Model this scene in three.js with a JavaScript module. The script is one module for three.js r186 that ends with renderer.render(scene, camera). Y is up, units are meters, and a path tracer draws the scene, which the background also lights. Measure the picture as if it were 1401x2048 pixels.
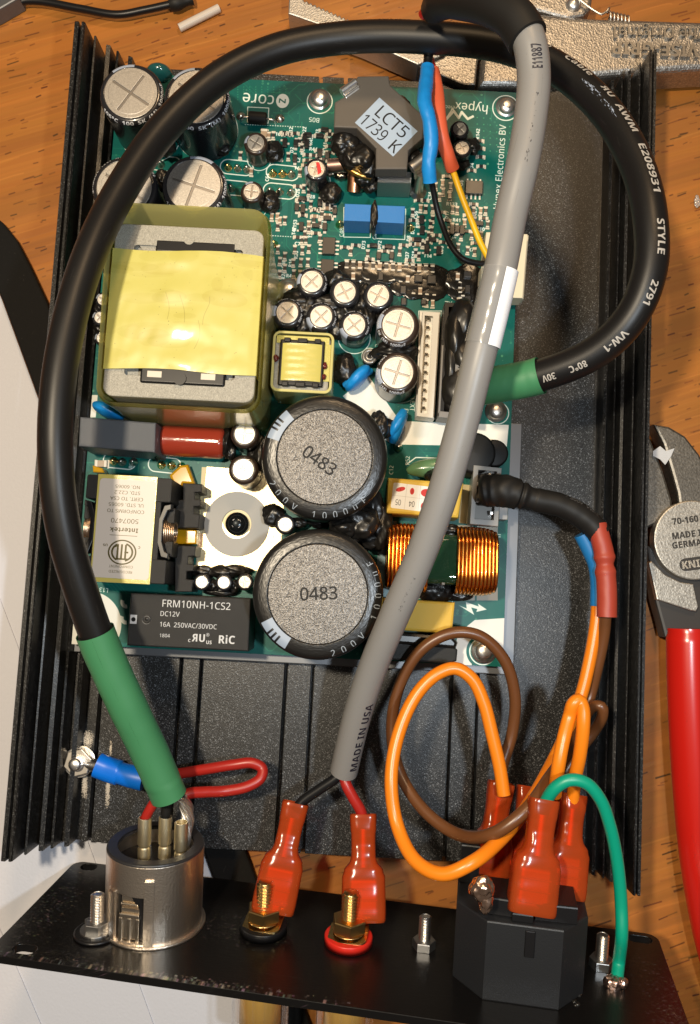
import * as THREE from 'three';
import { RoundedBoxGeometry } from 'three/addons/geometries/RoundedBoxGeometry.js';
import { TextGeometry } from 'three/addons/geometries/TextGeometry.js';
import { FontLoader } from 'three/addons/loaders/FontLoader.js';
import { mergeGeometries, mergeVertices } from 'three/addons/utils/BufferGeometryUtils.js';
import { ImprovedNoise } from 'three/addons/math/ImprovedNoise.js';

// ---------------------------------------------------------------- camera, light, exposure
// The place is measured in millimetres and built in metres. The phone is held 250 mm above the bench, tilted 5.4 degrees.
const MM = 0.001, EYE = 250, LENS = 1700, TILT = Math.atan(161 / LENS);
const scene = new THREE.Scene();
const camera = new THREE.PerspectiveCamera(2 * Math.atan(1024 / LENS) * 180 / Math.PI, 700 / 1024, 0.01, 10);
camera.position.set(0, EYE * MM, 0);
camera.up.set(0, 0, -1);
camera.lookAt(0, EYE * MM - Math.cos(TILT), -Math.sin(TILT));
scene.background = new THREE.Color().setRGB(0.1, 0.086, 0.072);        // the dim warm room
const renderer = new THREE.WebGLRenderer({ antialias: true });
renderer.setSize(700, 1024);
renderer.toneMapping = THREE.LinearToneMapping;
renderer.toneMappingExposure = 1;
renderer.shadowMap.enabled = true;
function spot(name, at, aim, color, intensity, radius, angle = 1.1) {
  const l = new THREE.SpotLight(color, intensity, 0, angle, 0.4, 2);
  l.name = name; l.position.set(...at.map((v) => v * MM)); l.target.position.set(...aim.map((v) => v * MM));
  l.castShadow = true; l.shadow.radius = radius; l.shadow.mapSize.set(2048, 2048); l.shadow.camera.near = 0.02; l.shadow.camera.far = 2;
  scene.add(l, l.target);
  return l;
}
spot('desk_lamp', [-96, 395, -60], [0, 0, -20], new THREE.Color().setRGB(1, 0.84, 0.62), 0.45, 0.6);      // warm bench lamp, up and to the left
spot('phone_flash', [58, 264, 12], [10, 0, -10], new THREE.Color().setRGB(0.84, 0.93, 1), 0.095, 0.3);         // the phone's own cool light

spot('room_lamp', [70, 520, -380], [20, 0, -60], new THREE.Color().setRGB(1, 0.68, 0.38), 0.36, 2.2);            // the room's lamp behind the bench

// ---------------------------------------------------------------- measuring helpers
const V = (x, y, z) => new THREE.Vector3(x, y, z);
function ray(px, py) { const u = (px - 700.5) / LENS, v = (py - 1024) / LENS, c = Math.cos(TILT), s = Math.sin(TILT); return V(u, -c - v * s, -s + v * c); }
function at(px, py, y) { const d = ray(px, py), k = (y - EYE) / d.y; return V(k * d.x, y, k * d.z); }      // the spot of the bench seen there, at height y, mm
function mmpp(px, py, y) { return (EYE - y) / -ray(px, py).y / LENS; }
function frame(o, q = new THREE.Quaternion()) {
  const inv = q.clone().invert();
  return { o, q, to: (v) => v.clone().sub(o).applyQuaternion(inv), L: (px, py, y) => at(px, py, y).sub(o).applyQuaternion(inv) };
}
const world = frame(V(0, 0, 0));
const TURN = new THREE.Quaternion().setFromAxisAngle(V(0, 1, 0), -3 * Math.PI / 180);
const R = (d) => d * Math.PI / 180;
let seed = 7;
const rnd = () => { seed = (seed + 0x6d2b79f5) | 0; let t = Math.imul(seed ^ (seed >>> 15), 1 | seed); t = (t + Math.imul(t ^ (t >>> 7), 61 | t)) ^ t; return ((t ^ (t >>> 14)) >>> 0) / 4294967296; };
const rr = (a, b) => a + (b - a) * rnd();
const perlin = new ImprovedNoise(), noise = (x, y, z) => perlin.noise(x + 91.3, y + 17.7, z + 5.1);

// ---------------------------------------------------------------- naming helpers
const taken = new Map();
const numbered = (n) => { const k = taken.get(n) ?? 0; taken.set(n, k + 1); return k ? n + '_' + String(k).padStart(3, '0') : n; };
function thing(name, label, category, fr, group) {
  const o = new THREE.Group();
  o.name = numbered(name); o.position.copy(fr.o).multiplyScalar(MM); o.quaternion.copy(fr.q);
  o.userData = { label, category }; if (group) o.userData.group = group;
  o.frame = fr; scene.add(o);
  return o;
}
function part(parent, name, geo, mat, pos, rot, label) {
  if (!geo.userData.baked) { geo.scale(MM, MM, MM); geo.userData.baked = true; }
  const m = new THREE.Mesh(geo, mat);
  m.name = name; m.castShadow = m.receiveShadow = true;
  if (pos) m.position.set(...(pos.isVector3 ? pos.toArray() : pos)).multiplyScalar(MM);
  if (rot) m.rotation.set(...rot);
  if (label) m.userData.label = label;
  parent.add(m);
  return m;
}
function structure(name, geo, mat, kind = 'structure') { const m = part(scene, name, geo, mat); m.userData.kind = kind; return m; }

// ---------------------------------------------------------------- shape helpers (mm)
function clean(g) { g = g.index ? g.toNonIndexed() : g; for (const k of Object.keys(g.attributes)) if (!['position', 'normal', 'uv', 'color'].includes(k)) g.deleteAttribute(k); g.clearGroups(); return g; }
function mg(...gs) { gs = gs.flat().map(clean); const c = gs.some((g) => g.attributes.color); if (c) gs.forEach((g) => g.attributes.color || tint(g, 1, 1, 1)); return mergeGeometries(gs); }
function tint(g, r, gg, b) { const n = g.attributes.position.count, a = new Float32Array(n * 3); for (let i = 0; i < n; i++) a.set([r, gg, b], i * 3); g.setAttribute('color', new THREE.BufferAttribute(a, 3)); return g; }
function mv(g, x = 0, y = 0, z = 0, rx = 0, ry = 0, rz = 0) { if (rx || ry || rz) g.applyMatrix4(new THREE.Matrix4().makeRotationFromEuler(new THREE.Euler(rx, ry, rz))); return g.translate(x, y, z); }
const bx = (w, h, d, r = 0.15, s = 2) => r ? new RoundedBoxGeometry(w, h, d, s, Math.min(r, w / 2.01, h / 2.01, d / 2.01)) : new THREE.BoxGeometry(w, h, d);
const bxb = (w, h, d, r, s) => bx(w, h, d, r, s).translate(0, h / 2, 0);                    // standing on its base
const cyl = (r1, r2, h, n = 32) => new THREE.CylinderGeometry(r2, r1, h, n).translate(0, h / 2, 0);
const lathe = (pts, n = 40, a = 0, b = Math.PI * 2) => new THREE.LatheGeometry(pts.map((p) => new THREE.Vector2(p[0], p[1])), n, a, b);
const ball = (r, w = 20, h = 14) => new THREE.SphereGeometry(r, w, h);
function boxUV(g, size) {                                                                  // uv in units of size mm, by the side each face looks to
  g = g.index ? g.toNonIndexed() : g; if (!g.attributes.normal) g.computeVertexNormals();
  const p = g.attributes.position, n = g.attributes.normal, uv = new Float32Array(p.count * 2);
  for (let i = 0; i < p.count; i += 3) {
    let nx = 0, ny = 0, nz = 0; for (let k = 0; k < 3; k++) { nx += n.getX(i + k); ny += n.getY(i + k); nz += n.getZ(i + k); }
    nx = Math.abs(nx); ny = Math.abs(ny); nz = Math.abs(nz);
    for (let k = i; k < i + 3; k++) { const x = p.getX(k), y = p.getY(k), z = p.getZ(k); const [a, b] = ny >= nx && ny >= nz ? [x, -z] : nx >= nz ? [z, y] : [x, y]; uv[k * 2] = a / size; uv[k * 2 + 1] = b / size; }
  }
  g.setAttribute('uv', new THREE.BufferAttribute(uv, 2));
  return g;
}
function planUV(g, x0, z0, w, d) { g = g.index ? g.toNonIndexed() : g; const p = g.attributes.position, uv = new Float32Array(p.count * 2); for (let i = 0; i < p.count; i++) { uv[i * 2] = (p.getX(i) - x0) / w; uv[i * 2 + 1] = 1 - (p.getZ(i) - z0) / d; } g.setAttribute('uv', new THREE.BufferAttribute(uv, 2)); return g; }
// an outline [[x, z], ...] raised from y = 0 to y = h
function prism(pts, h, bevel = 0.2, holes = [], seg = 2) {
  const s = new THREE.Shape(pts.map((p) => new THREE.Vector2(p.x ?? p[0], -(p.z ?? p[1]))));
  for (const hole of holes) s.holes.push(new THREE.Path(hole.map((p) => new THREE.Vector2(p.x ?? p[0], -(p.z ?? p[1])))));
  const g = new THREE.ExtrudeGeometry(s, { depth: h - 2 * bevel, bevelEnabled: bevel > 0, bevelThickness: bevel, bevelSize: bevel, bevelOffset: -bevel, bevelSegments: seg, curveSegments: 16 });
  return g.translate(0, 0, bevel).rotateX(-Math.PI / 2);
}
const circle = (r, n = 32, cx = 0, cz = 0) => Array.from({ length: n }, (_, i) => [cx + r * Math.cos(i / n * 2 * Math.PI), cz + r * Math.sin(i / n * 2 * Math.PI)]);
function rrect(w, d, r, n = 6, cx = 0, cz = 0) { const o = []; for (const [sx, sz, a] of [[1, 1, 0], [-1, 1, 90], [-1, -1, 180], [1, -1, 270]]) for (let i = 0; i <= n; i++) { const t = R(a + 90 * i / n); o.push([cx + sx * (w / 2 - r) + r * Math.cos(t), cz + sz * (d / 2 - r) + r * Math.sin(t)]); } return o; }
const curve = (pts, closed = false) => new THREE.CatmullRomCurve3(pts, closed, 'centripetal');
// a round (or flattened) bar along a curve; rad may be a function of t and of the angle; uv runs in mm along it
function sweep(c, rad, n = 80, m = 16, { caps = true, t0 = 0, t1 = 1, a0 = 0, a1 = Math.PI * 2 } = {}) {
  const fr = frames(c), len = c.getLength(), pos = [], uv = [], idx = [], f = typeof rad === 'function' ? rad : () => rad;
  for (let i = 0; i <= n; i++) {
    const t = t0 + (t1 - t0) * i / n, { p, N, B } = fr(t);
    for (let j = 0; j <= m; j++) { const a = a0 + (a1 - a0) * j / m, r = f(t, a, i); pos.push(...p.clone().addScaledVector(N, r * Math.cos(a)).addScaledVector(B, r * Math.sin(a)).toArray()); uv.push(t * len, j / m); }
  }
  for (let i = 0; i < n; i++) for (let j = 0; j < m; j++) { const a = i * (m + 1) + j, b = a + m + 1; idx.push(a, a + 1, b, b, a + 1, b + 1); }
  const g = new THREE.BufferGeometry();
  g.setAttribute('position', new THREE.Float32BufferAttribute(pos, 3)); g.setAttribute('uv', new THREE.Float32BufferAttribute(uv, 2)); g.setIndex(idx); g.computeVertexNormals();
  if (a1 - a0 > 6.2) { const nn = g.attributes.normal; for (let i = 0; i <= n; i++) { const a = i * (m + 1), b = a + m, x = nn.getX(a) + nn.getX(b), y = nn.getY(a) + nn.getY(b), z = nn.getZ(a) + nn.getZ(b), l = Math.hypot(x, y, z) || 1; nn.setXYZ(a, x / l, y / l, z / l); nn.setXYZ(b, x / l, y / l, z / l); } }
  if (!caps) return g;
  const disc = (t, i, s) => { const { p, N, B, T } = fr(t), q = [p.x, p.y, p.z], u = [0, 0], id = []; for (let j = 0; j <= m; j++) { const a = a0 + (a1 - a0) * j / m, r = f(t, a, i); q.push(...p.clone().addScaledVector(N, r * Math.cos(a)).addScaledVector(B, r * Math.sin(a)).toArray()); u.push(0, j / m); } for (let j = 1; j <= m; j++) id.push(...(s > 0 ? [0, j + 1, j] : [0, j, j + 1])); const k = new THREE.BufferGeometry(); k.setAttribute('position', new THREE.Float32BufferAttribute(q, 3)); k.setAttribute('uv', new THREE.Float32BufferAttribute(u, 2)); k.setIndex(id); k.computeVertexNormals(); return k; };
  return mg(g, disc(t0, 0, -1), disc(t1, n, 1));
}
// frames whose N points up, so that angle 0 is the upper side of a cable and angle 90 degrees its right side
function frames(c) { return (t) => { const p = c.getPointAt(Math.min(Math.max(t, 0), 1)), T = c.getTangentAt(Math.min(Math.max(t, 0), 1)); let up = V(0, 1, 0); if (Math.abs(T.y) > 0.93) up = V(0, 0, 1); const N = up.addScaledVector(T, -up.dot(T)).normalize(), B = T.clone().cross(N); return { p, N, B, T }; }; }
function blob(r, sx = 1, sy = 1, sz = 1, rough = 0.25, freq = 1.2) {                        // a lump of glue
  const g = new THREE.IcosahedronGeometry(1, 8), p = g.attributes.position, o = rnd() * 50, v = V(0, 0, 0);
  for (let i = 0; i < p.count; i++) { v.fromBufferAttribute(p, i); const k = 1 + rough * (noise(v.x * freq + o, v.y * freq, v.z * freq) + 0.5 * noise(v.x * freq * 2.6, v.y * freq * 2.6 + o, v.z * freq * 2.6) + 0.22 * noise(v.x * freq * 6 + o, v.y * freq * 6, v.z * freq * 6)); p.setXYZ(i, v.x * k * r * sx, v.y * k * r * sy, v.z * k * r * sz); }
  g.deleteAttribute('normal'); g.deleteAttribute('uv');
  const w = mergeVertices(g, 1e-4); w.computeVertexNormals();
  w.setAttribute('uv', new THREE.BufferAttribute(new Float32Array(w.attributes.position.count * 2), 2));
  return w;
}

// ---------------------------------------------------------------- textures and materials
function canvasTex(w, h, draw, { srgb = true, repeat = false } = {}) {
  const c = document.createElement('canvas'); c.width = w; c.height = h; draw(c.getContext('2d'), w, h);
  const t = new THREE.CanvasTexture(c); if (srgb) t.colorSpace = THREE.SRGBColorSpace; if (repeat) t.wrapS = t.wrapT = THREE.RepeatWrapping; return t;
}
function dataTex(n, f, { srgb = false } = {}) {
  const d = new Uint8Array(n * n * 4); for (let y = 0; y < n; y++) for (let x = 0; x < n; x++) { const v = f(x, y), o = (y * n + x) * 4; if (v.length) { d[o] = v[0]; d[o + 1] = v[1]; d[o + 2] = v[2]; } else d[o] = d[o + 1] = d[o + 2] = Math.max(0, Math.min(255, v)); d[o + 3] = 255; }
  const t = new THREE.DataTexture(d, n, n); t.wrapS = t.wrapT = THREE.RepeatWrapping; t.magFilter = THREE.LinearFilter; t.minFilter = THREE.LinearFilter; if (srgb) t.colorSpace = THREE.SRGBColorSpace; t.needsUpdate = true; return t;
}
function grainField(n, blur) {                                                              // tileable random grain
  let a = Float32Array.from({ length: n * n }, rnd);
  for (let k = 0; k < blur; k++) { const b = new Float32Array(n * n); for (let y = 0; y < n; y++) for (let x = 0; x < n; x++) { let s = 0; for (let j = -1; j <= 1; j++) for (let i = -1; i <= 1; i++) s += a[((y + j + n) % n) * n + (x + i + n) % n] * (i || j ? (i && j ? 1 : 2) : 4); b[y * n + x] = s / 16; } a = b; }
  let m = 0, q = 0; for (const v of a) m += v; m /= a.length; for (const v of a) q += (v - m) ** 2; q = Math.sqrt(q / a.length);
  return a.map((v) => (v - m) / q);
}
const NG = 512, fine = grainField(NG, 1), grain = grainField(NG, 2), grain2 = grainField(NG, 5);
const grainTex = dataTex(NG, (x, y) => 128 + 45 * grain[y * NG + x]);
const coarseTex = dataTex(NG, (x, y) => 128 + 45 * grain2[y * NG + x]);
const speckTex = dataTex(NG, (x, y) => { const v = fine[y * NG + x]; return Math.max(12, 36 + 20 * v + (v > 1.5 ? 45 : 0)); }, { srgb: true });
const fineTex = dataTex(NG, (x, y) => 128 + 45 * fine[y * NG + x]);
const wearTex = dataTex(NG, (x, y) => 205 + 11 * grain2[y * NG + x] + 4 * grain[y * NG + x], { srgb: true });
const scuffs = (base, mark, n) => canvasTex(1024, 256, (g, w, h) => { g.fillStyle = base; g.fillRect(0, 0, w, h); for (let i = 0; i < n; i++) { g.fillStyle = `rgba(${mark},${rr(0.03, 0.22)})`; g.fillRect(rr(0, w), rr(0, h), rr(0.6, 2.2), rr(0.6, 2)); } for (let i = 0; i < n / 12; i++) { g.strokeStyle = `rgba(${mark},${rr(0.03, 0.16)})`; g.lineWidth = rr(0.6, 1.6); const x = rr(0, w), y = rr(0, h); g.beginPath(); g.moveTo(x, y); g.lineTo(x + rr(-60, 60), y + rr(-5, 5)); g.stroke(); } }, { repeat: true });
const scuffTex = scuffs('#131212', '150,146,140', 700); scuffTex.repeat.set(1 / 90, 1);
const scuffBump = dataTex(256, () => 128 + rr(-30, 30)); scuffBump.repeat.set(1 / 20, 2);
const greyScuff = scuffs('#828180', '60,58,56', 700); greyScuff.repeat.set(1 / 90, 1);
const lin = (r, g, b) => new THREE.Color().setRGB(r, g, b);
function mat(color, roughness = 0.5, o = {}) {
  const m = new THREE.MeshPhysicalMaterial({ roughness, side: THREE.DoubleSide, ...o });
  m.color = color.isColor ? color : new THREE.Color(color);
  return m;
}
const metal = (color, roughness = 0.3, o = {}) => mat(color, roughness, { metalness: 1, ...o });
const M = {
  black: mat(lin(0.007, 0.007, 0.008), 0.36, { specularIntensity: 0.7 }), blackMatte: mat(lin(0.009, 0.0085, 0.008), 0.55, { specularIntensity: 0.6 }), glue: mat(lin(0.008, 0.007, 0.006), 0.32),
  cable: mat(lin(1, 1, 1), 0.42, { specularIntensity: 0.75, map: scuffTex, bumpMap: scuffBump, bumpScale: 0.00002 }), plastic: mat(lin(0.014, 0.0135, 0.013), 0.45, { specularIntensity: 0.7, bumpMap: grainTex, bumpScale: 0.00003 }),
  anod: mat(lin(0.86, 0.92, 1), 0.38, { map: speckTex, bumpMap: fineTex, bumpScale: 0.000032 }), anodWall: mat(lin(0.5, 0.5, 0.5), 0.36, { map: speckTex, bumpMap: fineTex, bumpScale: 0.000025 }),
  alu: metal(lin(0.86, 0.83, 0.78), 0.47, { bumpMap: coarseTex, bumpScale: 0.000012, map: wearTex }), score: metal(lin(0.4, 0.37, 0.34), 0.4), tin: metal(lin(0.75, 0.73, 0.7), 0.28), chrome: metal(lin(0.88, 0.87, 0.85), 0.34), nickel: metal(lin(0.72, 0.67, 0.6), 0.36), brass: metal(lin(0.75, 0.5, 0.2), 0.28), gold: metal(lin(0.85, 0.62, 0.28), 0.22),
  greyPlate: mat(lin(0.15, 0.155, 0.165), 0.42, { metalness: 0.6 }), copper: metal(lin(0.72, 0.36, 0.2), 0.3), solder: metal(lin(0.62, 0.58, 0.5), 0.3),
  green: mat(lin(0.045, 0.2, 0.088), 0.5), greenWire: mat(lin(0.0, 0.27, 0.17), 0.4), blue: mat(lin(0.01, 0.25, 0.68), 0.4), deepBlue: mat(lin(0.0, 0.16, 0.75), 0.4), orangeRed: mat(lin(0.72, 0.12, 0.05), 0.45), redSleeve: mat(lin(0.33, 0.042, 0.022), 0.5),
  redWire: mat(lin(0.34, 0.016, 0.011), 0.35), orange: mat(lin(0.74, 0.2, 0.008), 0.33), brown: mat(lin(0.12, 0.045, 0.015), 0.33), yellowWire: mat(lin(0.85, 0.5, 0.01), 0.4), whitePlastic: mat(lin(0.75, 0.72, 0.66), 0.45), cream: mat(lin(0.66, 0.6, 0.45), 0.5),
  greyCable: mat(lin(0.92, 0.92, 0.92), 0.42, { map: greyScuff, bumpMap: scuffBump, bumpScale: 0.000015 }), spade: mat(lin(0.75, 0.05, 0.015), 0.16, { transmission: 0.35, thickness: 2, attenuationColor: lin(0.8, 0.08, 0.02), attenuationDistance: 0.004, ior: 1.45 }),
};

// ---------------------------------------------------------------- the bench
const GRAIN = -17;                                                                           // degrees the beech grain is turned
const woodTex = canvasTex(2048, 2048, (g, w, h) => {                                        // 5 pixels per mm
  g.fillStyle = '#965e27'; g.fillRect(0, 0, w, h);
  g.translate(w / 2, h / 2); g.rotate(R(GRAIN)); g.translate(-w, -h);
  for (let i = 0; i < 2600; i++) { const y = rr(0, 2 * h), x = rr(-200, 2 * w), l = rr(300, 1500), d = rnd(); g.fillStyle = d < 0.5 ? `rgba(128,78,30,${rr(0.03, 0.12)})` : `rgba(206,128,52,${rr(0.03, 0.12)})`; g.beginPath(); g.ellipse(x, y, l, rr(3, 26), 0, 0, 7); g.fill(); }
  for (let i = 0; i < 15; i++) { const y = rr(0.2, 1.8) * h, x = rr(0.3, 1.7) * w; g.fillStyle = `rgba(70,48,32,${rr(0.04, 0.12)})`; g.beginPath(); g.ellipse(x, y, rr(60, 260), rr(20, 90), 0, 0, 7); g.fill(); }
  for (let i = 0; i < 30000; i++) { const y = rr(0, 2 * h), x = rr(0, 2 * w), l = rr(5, 22) * (0.5 + 0.8 * Math.abs(noise(x * 0.002, y * 0.006, 2)) * 2) * (rnd() < 0.15 ? 1.8 : 1), a = rr(0.25, 0.9); g.strokeStyle = `rgba(${56 + rr(-12, 20) | 0},${29 + rr(-8, 10) | 0},10,${a})`; g.lineWidth = rr(0.9, 2.3); g.beginPath(); g.moveTo(x, y); g.lineTo(x + l, y + rr(-1.5, 1.5)); g.stroke(); }
  for (let i = 0; i < 9000; i++) { const y = rr(0, 2 * h), x = rr(0, 2 * w); g.strokeStyle = `rgba(${rnd() < 0.5 ? '225,150,70' : '110,62,22'},${rr(0.05, 0.22)})`; g.lineWidth = rr(0.8, 2.6); g.beginPath(); g.moveTo(x, y); g.bezierCurveTo(x + 30, y + rr(-3, 3), x + 60, y + rr(-4, 4), x + rr(60, 170), y + rr(-5, 5)); g.stroke(); }
  for (let i = 0; i < 160; i++) { const y = rr(0, 2 * h), x = rr(0, 2 * w); g.strokeStyle = `rgba(50,30,18,${rr(0.15, 0.5)})`; g.lineWidth = rr(0.6, 1.4); g.beginPath(); g.moveTo(x, y); g.lineTo(x + rr(-50, 50), y + rr(-50, 50)); g.stroke(); }
}, { repeat: true });
const woodBump = canvasTex(1024, 1024, (g, w, h) => {
  g.fillStyle = '#999'; g.fillRect(0, 0, w, h); g.translate(w / 2, h / 2); g.rotate(R(GRAIN)); g.translate(-w, -h);
  for (let i = 0; i < 30000; i++) { g.strokeStyle = `rgba(${rnd() < 0.6 ? '60,60,60' : '210,210,210'},${rr(0.1, 0.5)})`; g.lineWidth = rr(0.5, 2); const x = rr(0, 2 * w), y = rr(0, 2 * h); g.beginPath(); g.moveTo(x, y); g.lineTo(x + rr(5, 40), y); g.stroke(); }
}, { srgb: false, repeat: true });
const woodMat = mat(lin(1, 1, 1), 0.42, { map: woodTex, bumpMap: woodBump, bumpScale: 0.00012 });
structure('workbench', boxUV(bx(1200, 30, 1200, 0).translate(0, -15.02, 0), 409.6), woodMat);
{ // white sheets of paper under the left side of the chassis
  const pm = mat(lin(0.56, 0.575, 0.64), 0.75, { bumpMap: coarseTex, bumpScale: 0.00004 });
  const sheet = (px, y, label) => { const t = thing('paper_sheet', label, 'paper', frame(at(120, 1500, y).setY(y)), 'paper sheets under the chassis'); part(t, 'sheet', boxUV(prism(px.map(([a, b]) => at(a, b, y).sub(t.frame.o)), 0.35, 0), 60), pm); return t; };
  sheet([[-260, 60], [-240, 40], [5, 600], [72, 783], [425, 1750], [640, 2340], [-260, 2340]], 0.1, 'large white sheet of paper lying beside the dusty black strip').userData.group = undefined;
  sheet([[-260, 620], [-212, 600], [0, 1195], [36, 1290], [330, 2110], [400, 2340], [-260, 2340]], 0.5, 'second white sheet whose slanting edge shows left of the chassis');
  sheet([[-260, 1200], [-200, 1400], [22, 1905], [88, 2060], [200, 2340], [-260, 2340]], 0.9, 'topmost white sheet, its blue-grey edge under the corner of the black panel');
}
{ // the dusty strip between paper and wood
  const dust = canvasTex(1024, 1024, (g, w, h) => { g.fillStyle = '#100f0e'; g.fillRect(0, 0, w, h); for (let i = 0; i < 5000; i++) { const d = rnd(); g.fillStyle = `rgba(150,140,128,${rr(0.02, 0.3) * (d < 0.1 ? 2 : 0.6)})`; g.fillRect(rr(0, w), rr(0, h), rr(0.6, 2.6), rr(0.6, 2.6)); } for (let i = 0; i < 70; i++) { g.strokeStyle = `rgba(170,160,140,${rr(0.1, 0.4)})`; g.lineWidth = 0.8; const x = rr(0, w), y = rr(0, h); g.beginPath(); g.moveTo(x, y); g.quadraticCurveTo(x + rr(-20, 20), y + rr(-20, 20), x + rr(-24, 24), y + rr(-24, 24)); g.stroke(); } }, { repeat: true });
  const t = thing('black_strip', 'dusty flat black strip lying slantwise between the wood and the white paper', 'strip', frame(at(40, 700, 0).setY(0.2)));
  const o = t.frame.o, q = [[-60, 425], [-25, 420], [6, 445], [34, 480], [60, 530], [95, 605], [150, 760], [510, 1752], [625, 2060], [740, 2340], [640, 2340], [532, 2050], [425, 1750], [72, 783], [5, 600], [-60, 450]].map(([a, b]) => at(a, b, 3).sub(o));
  part(t, 'strip', boxUV(prism(q, 3.2, 0.7), 60), mat(lin(1, 1, 1), 0.8, { map: dust, specularIntensity: 0.4 }));
}

// ---------------------------------------------------------------- the aluminium chassis the amplifier is screwed to
const HS = frame(V(0, 0, 0), TURN), FLOOR = 8, Z0 = -153.6, Z1 = 72;
const chassis = thing('amplifier_chassis', 'black speckled aluminium heatsink tray with ribbed side walls under the circuit board', 'heatsink', HS);
{
  const gx = (px, py) => HS.L(px, py, FLOOR).x;
  const grooves = [gx(188, 1560), gx(347, 1560), gx(388, 1560), gx(560, 1560), gx(614, 1560), gx(892, 1640), gx(948, 1560), gx(1187, 1000)].sort((a, b) => a - b);
  const xl = -70.4, xr = gx(1183, 1000);
  const pts = [[xl, 2]]; pts.push([xl, FLOOR]);
  for (const x of grooves) if (x > xl + 1 && x < xr - 1) pts.push([x - 0.62, FLOOR], [x - 0.58, FLOOR - 4], [x + 0.58, FLOOR - 4], [x + 0.62, FLOOR]);
  pts.push([xr, FLOOR], [xr, 2]);
  const along = (p, name, mt = M.anod) => part(chassis, name, boxUV(new THREE.ExtrudeGeometry(new THREE.Shape(p.map((v) => new THREE.Vector2(v[0], v[1]))), { depth: Z1 - Z0, bevelEnabled: true, bevelThickness: 0.15, bevelSize: 0.12, bevelOffset: -0.12, bevelSegments: 1 }).translate(0, 0, Z0), 45), mt);
  along(pts, 'floor_plate');
  const wall = (s, x0) => { // from the floor outwards: low ribs, a ledge, then the tall outer fin
    const P = [[0, 2], [0, 6.4], [1.5, 6.4], [1.6, 13], [2.5, 13.6], [2.7, 12.5], [3.4, 9], [4.3, 9], [4.45, 15.5], [4.85, 15.8], [5.05, 15.5], [5.15, 11], [5.7, 11], [5.9, 18], [6.8, 18.4], [7, 18], [7.05, 12.5], [8.35, 12.5], [8.4, 22], [8.75, 22.2], [9.0, 21.8], [9.05, 17], [9.5, 17], [9.55, 27.5], [9.8, 28], [10.35, 28], [10.4, 25.6], [10.9, 25.6], [11, 28], [11.9, 28], [12.1, 27.6], [12.1, 0], [6, 0]];
    const k = (s > 0 ? 77.1 - x0 : x0 + 84.7) / 12.1;
    const q = P.map(([x, y]) => [x0 + s * x * k, y]);
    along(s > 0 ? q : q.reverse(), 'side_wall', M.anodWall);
  };
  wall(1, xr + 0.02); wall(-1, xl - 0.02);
  // bare-metal scratches round the earth bolt
  const scuff = canvasTex(256, 256, (g, w, h) => { g.clearRect(0, 0, w, h); for (const [cx, cy, sx, sy, n] of [[96, 30, 30, 30, 700], [86, 170, 15, 50, 800], [196, 185, 12, 64, 800], [205, 60, 8, 26, 160]]) for (let i = 0; i < n; i++) { g.fillStyle = `rgba(225,215,200,${rr(0.25, 0.95)})`; g.fillRect(cx + sx * (rnd() + rnd() - 1), cy + sy * (rnd() + rnd() - 1), rr(1, 3.4), rr(1, 3.4)); } });
  const c = HS.L(188, 1540, FLOOR), pl = new THREE.PlaneGeometry(15, 22).rotateX(-Math.PI / 2);
  part(chassis, 'bare_metal_scuff', pl, mat(lin(1, 1, 1), 0.35, { map: scuff, transparent: true, metalness: 0.6 }), [c.x, FLOOR + 0.04, c.z], [0, R(3), 0]);
  // the bolt and nut that hold the earth lead
  const b = HS.L(157, 1525, 12), nut = part(chassis, 'nut', prism(circle(3.9, 6), 2.6, 0.25), M.nickel, [b.x, 10.2, b.z], [0, 0.3, 0]);
  part(nut, 'bolt', lathe([[0, 0], [1.75, 0], [1.75, 4.6], [1.5, 5.1], [0.8, 5.4], [0, 5.45]]), M.chrome, [0, 0.2, 0]);
  part(nut, 'washer', prism(circle(4.1, 30), 0.5, 0.1, [circle(1.9, 24)]), M.nickel, [0, -0.6, 0]);
}

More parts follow.
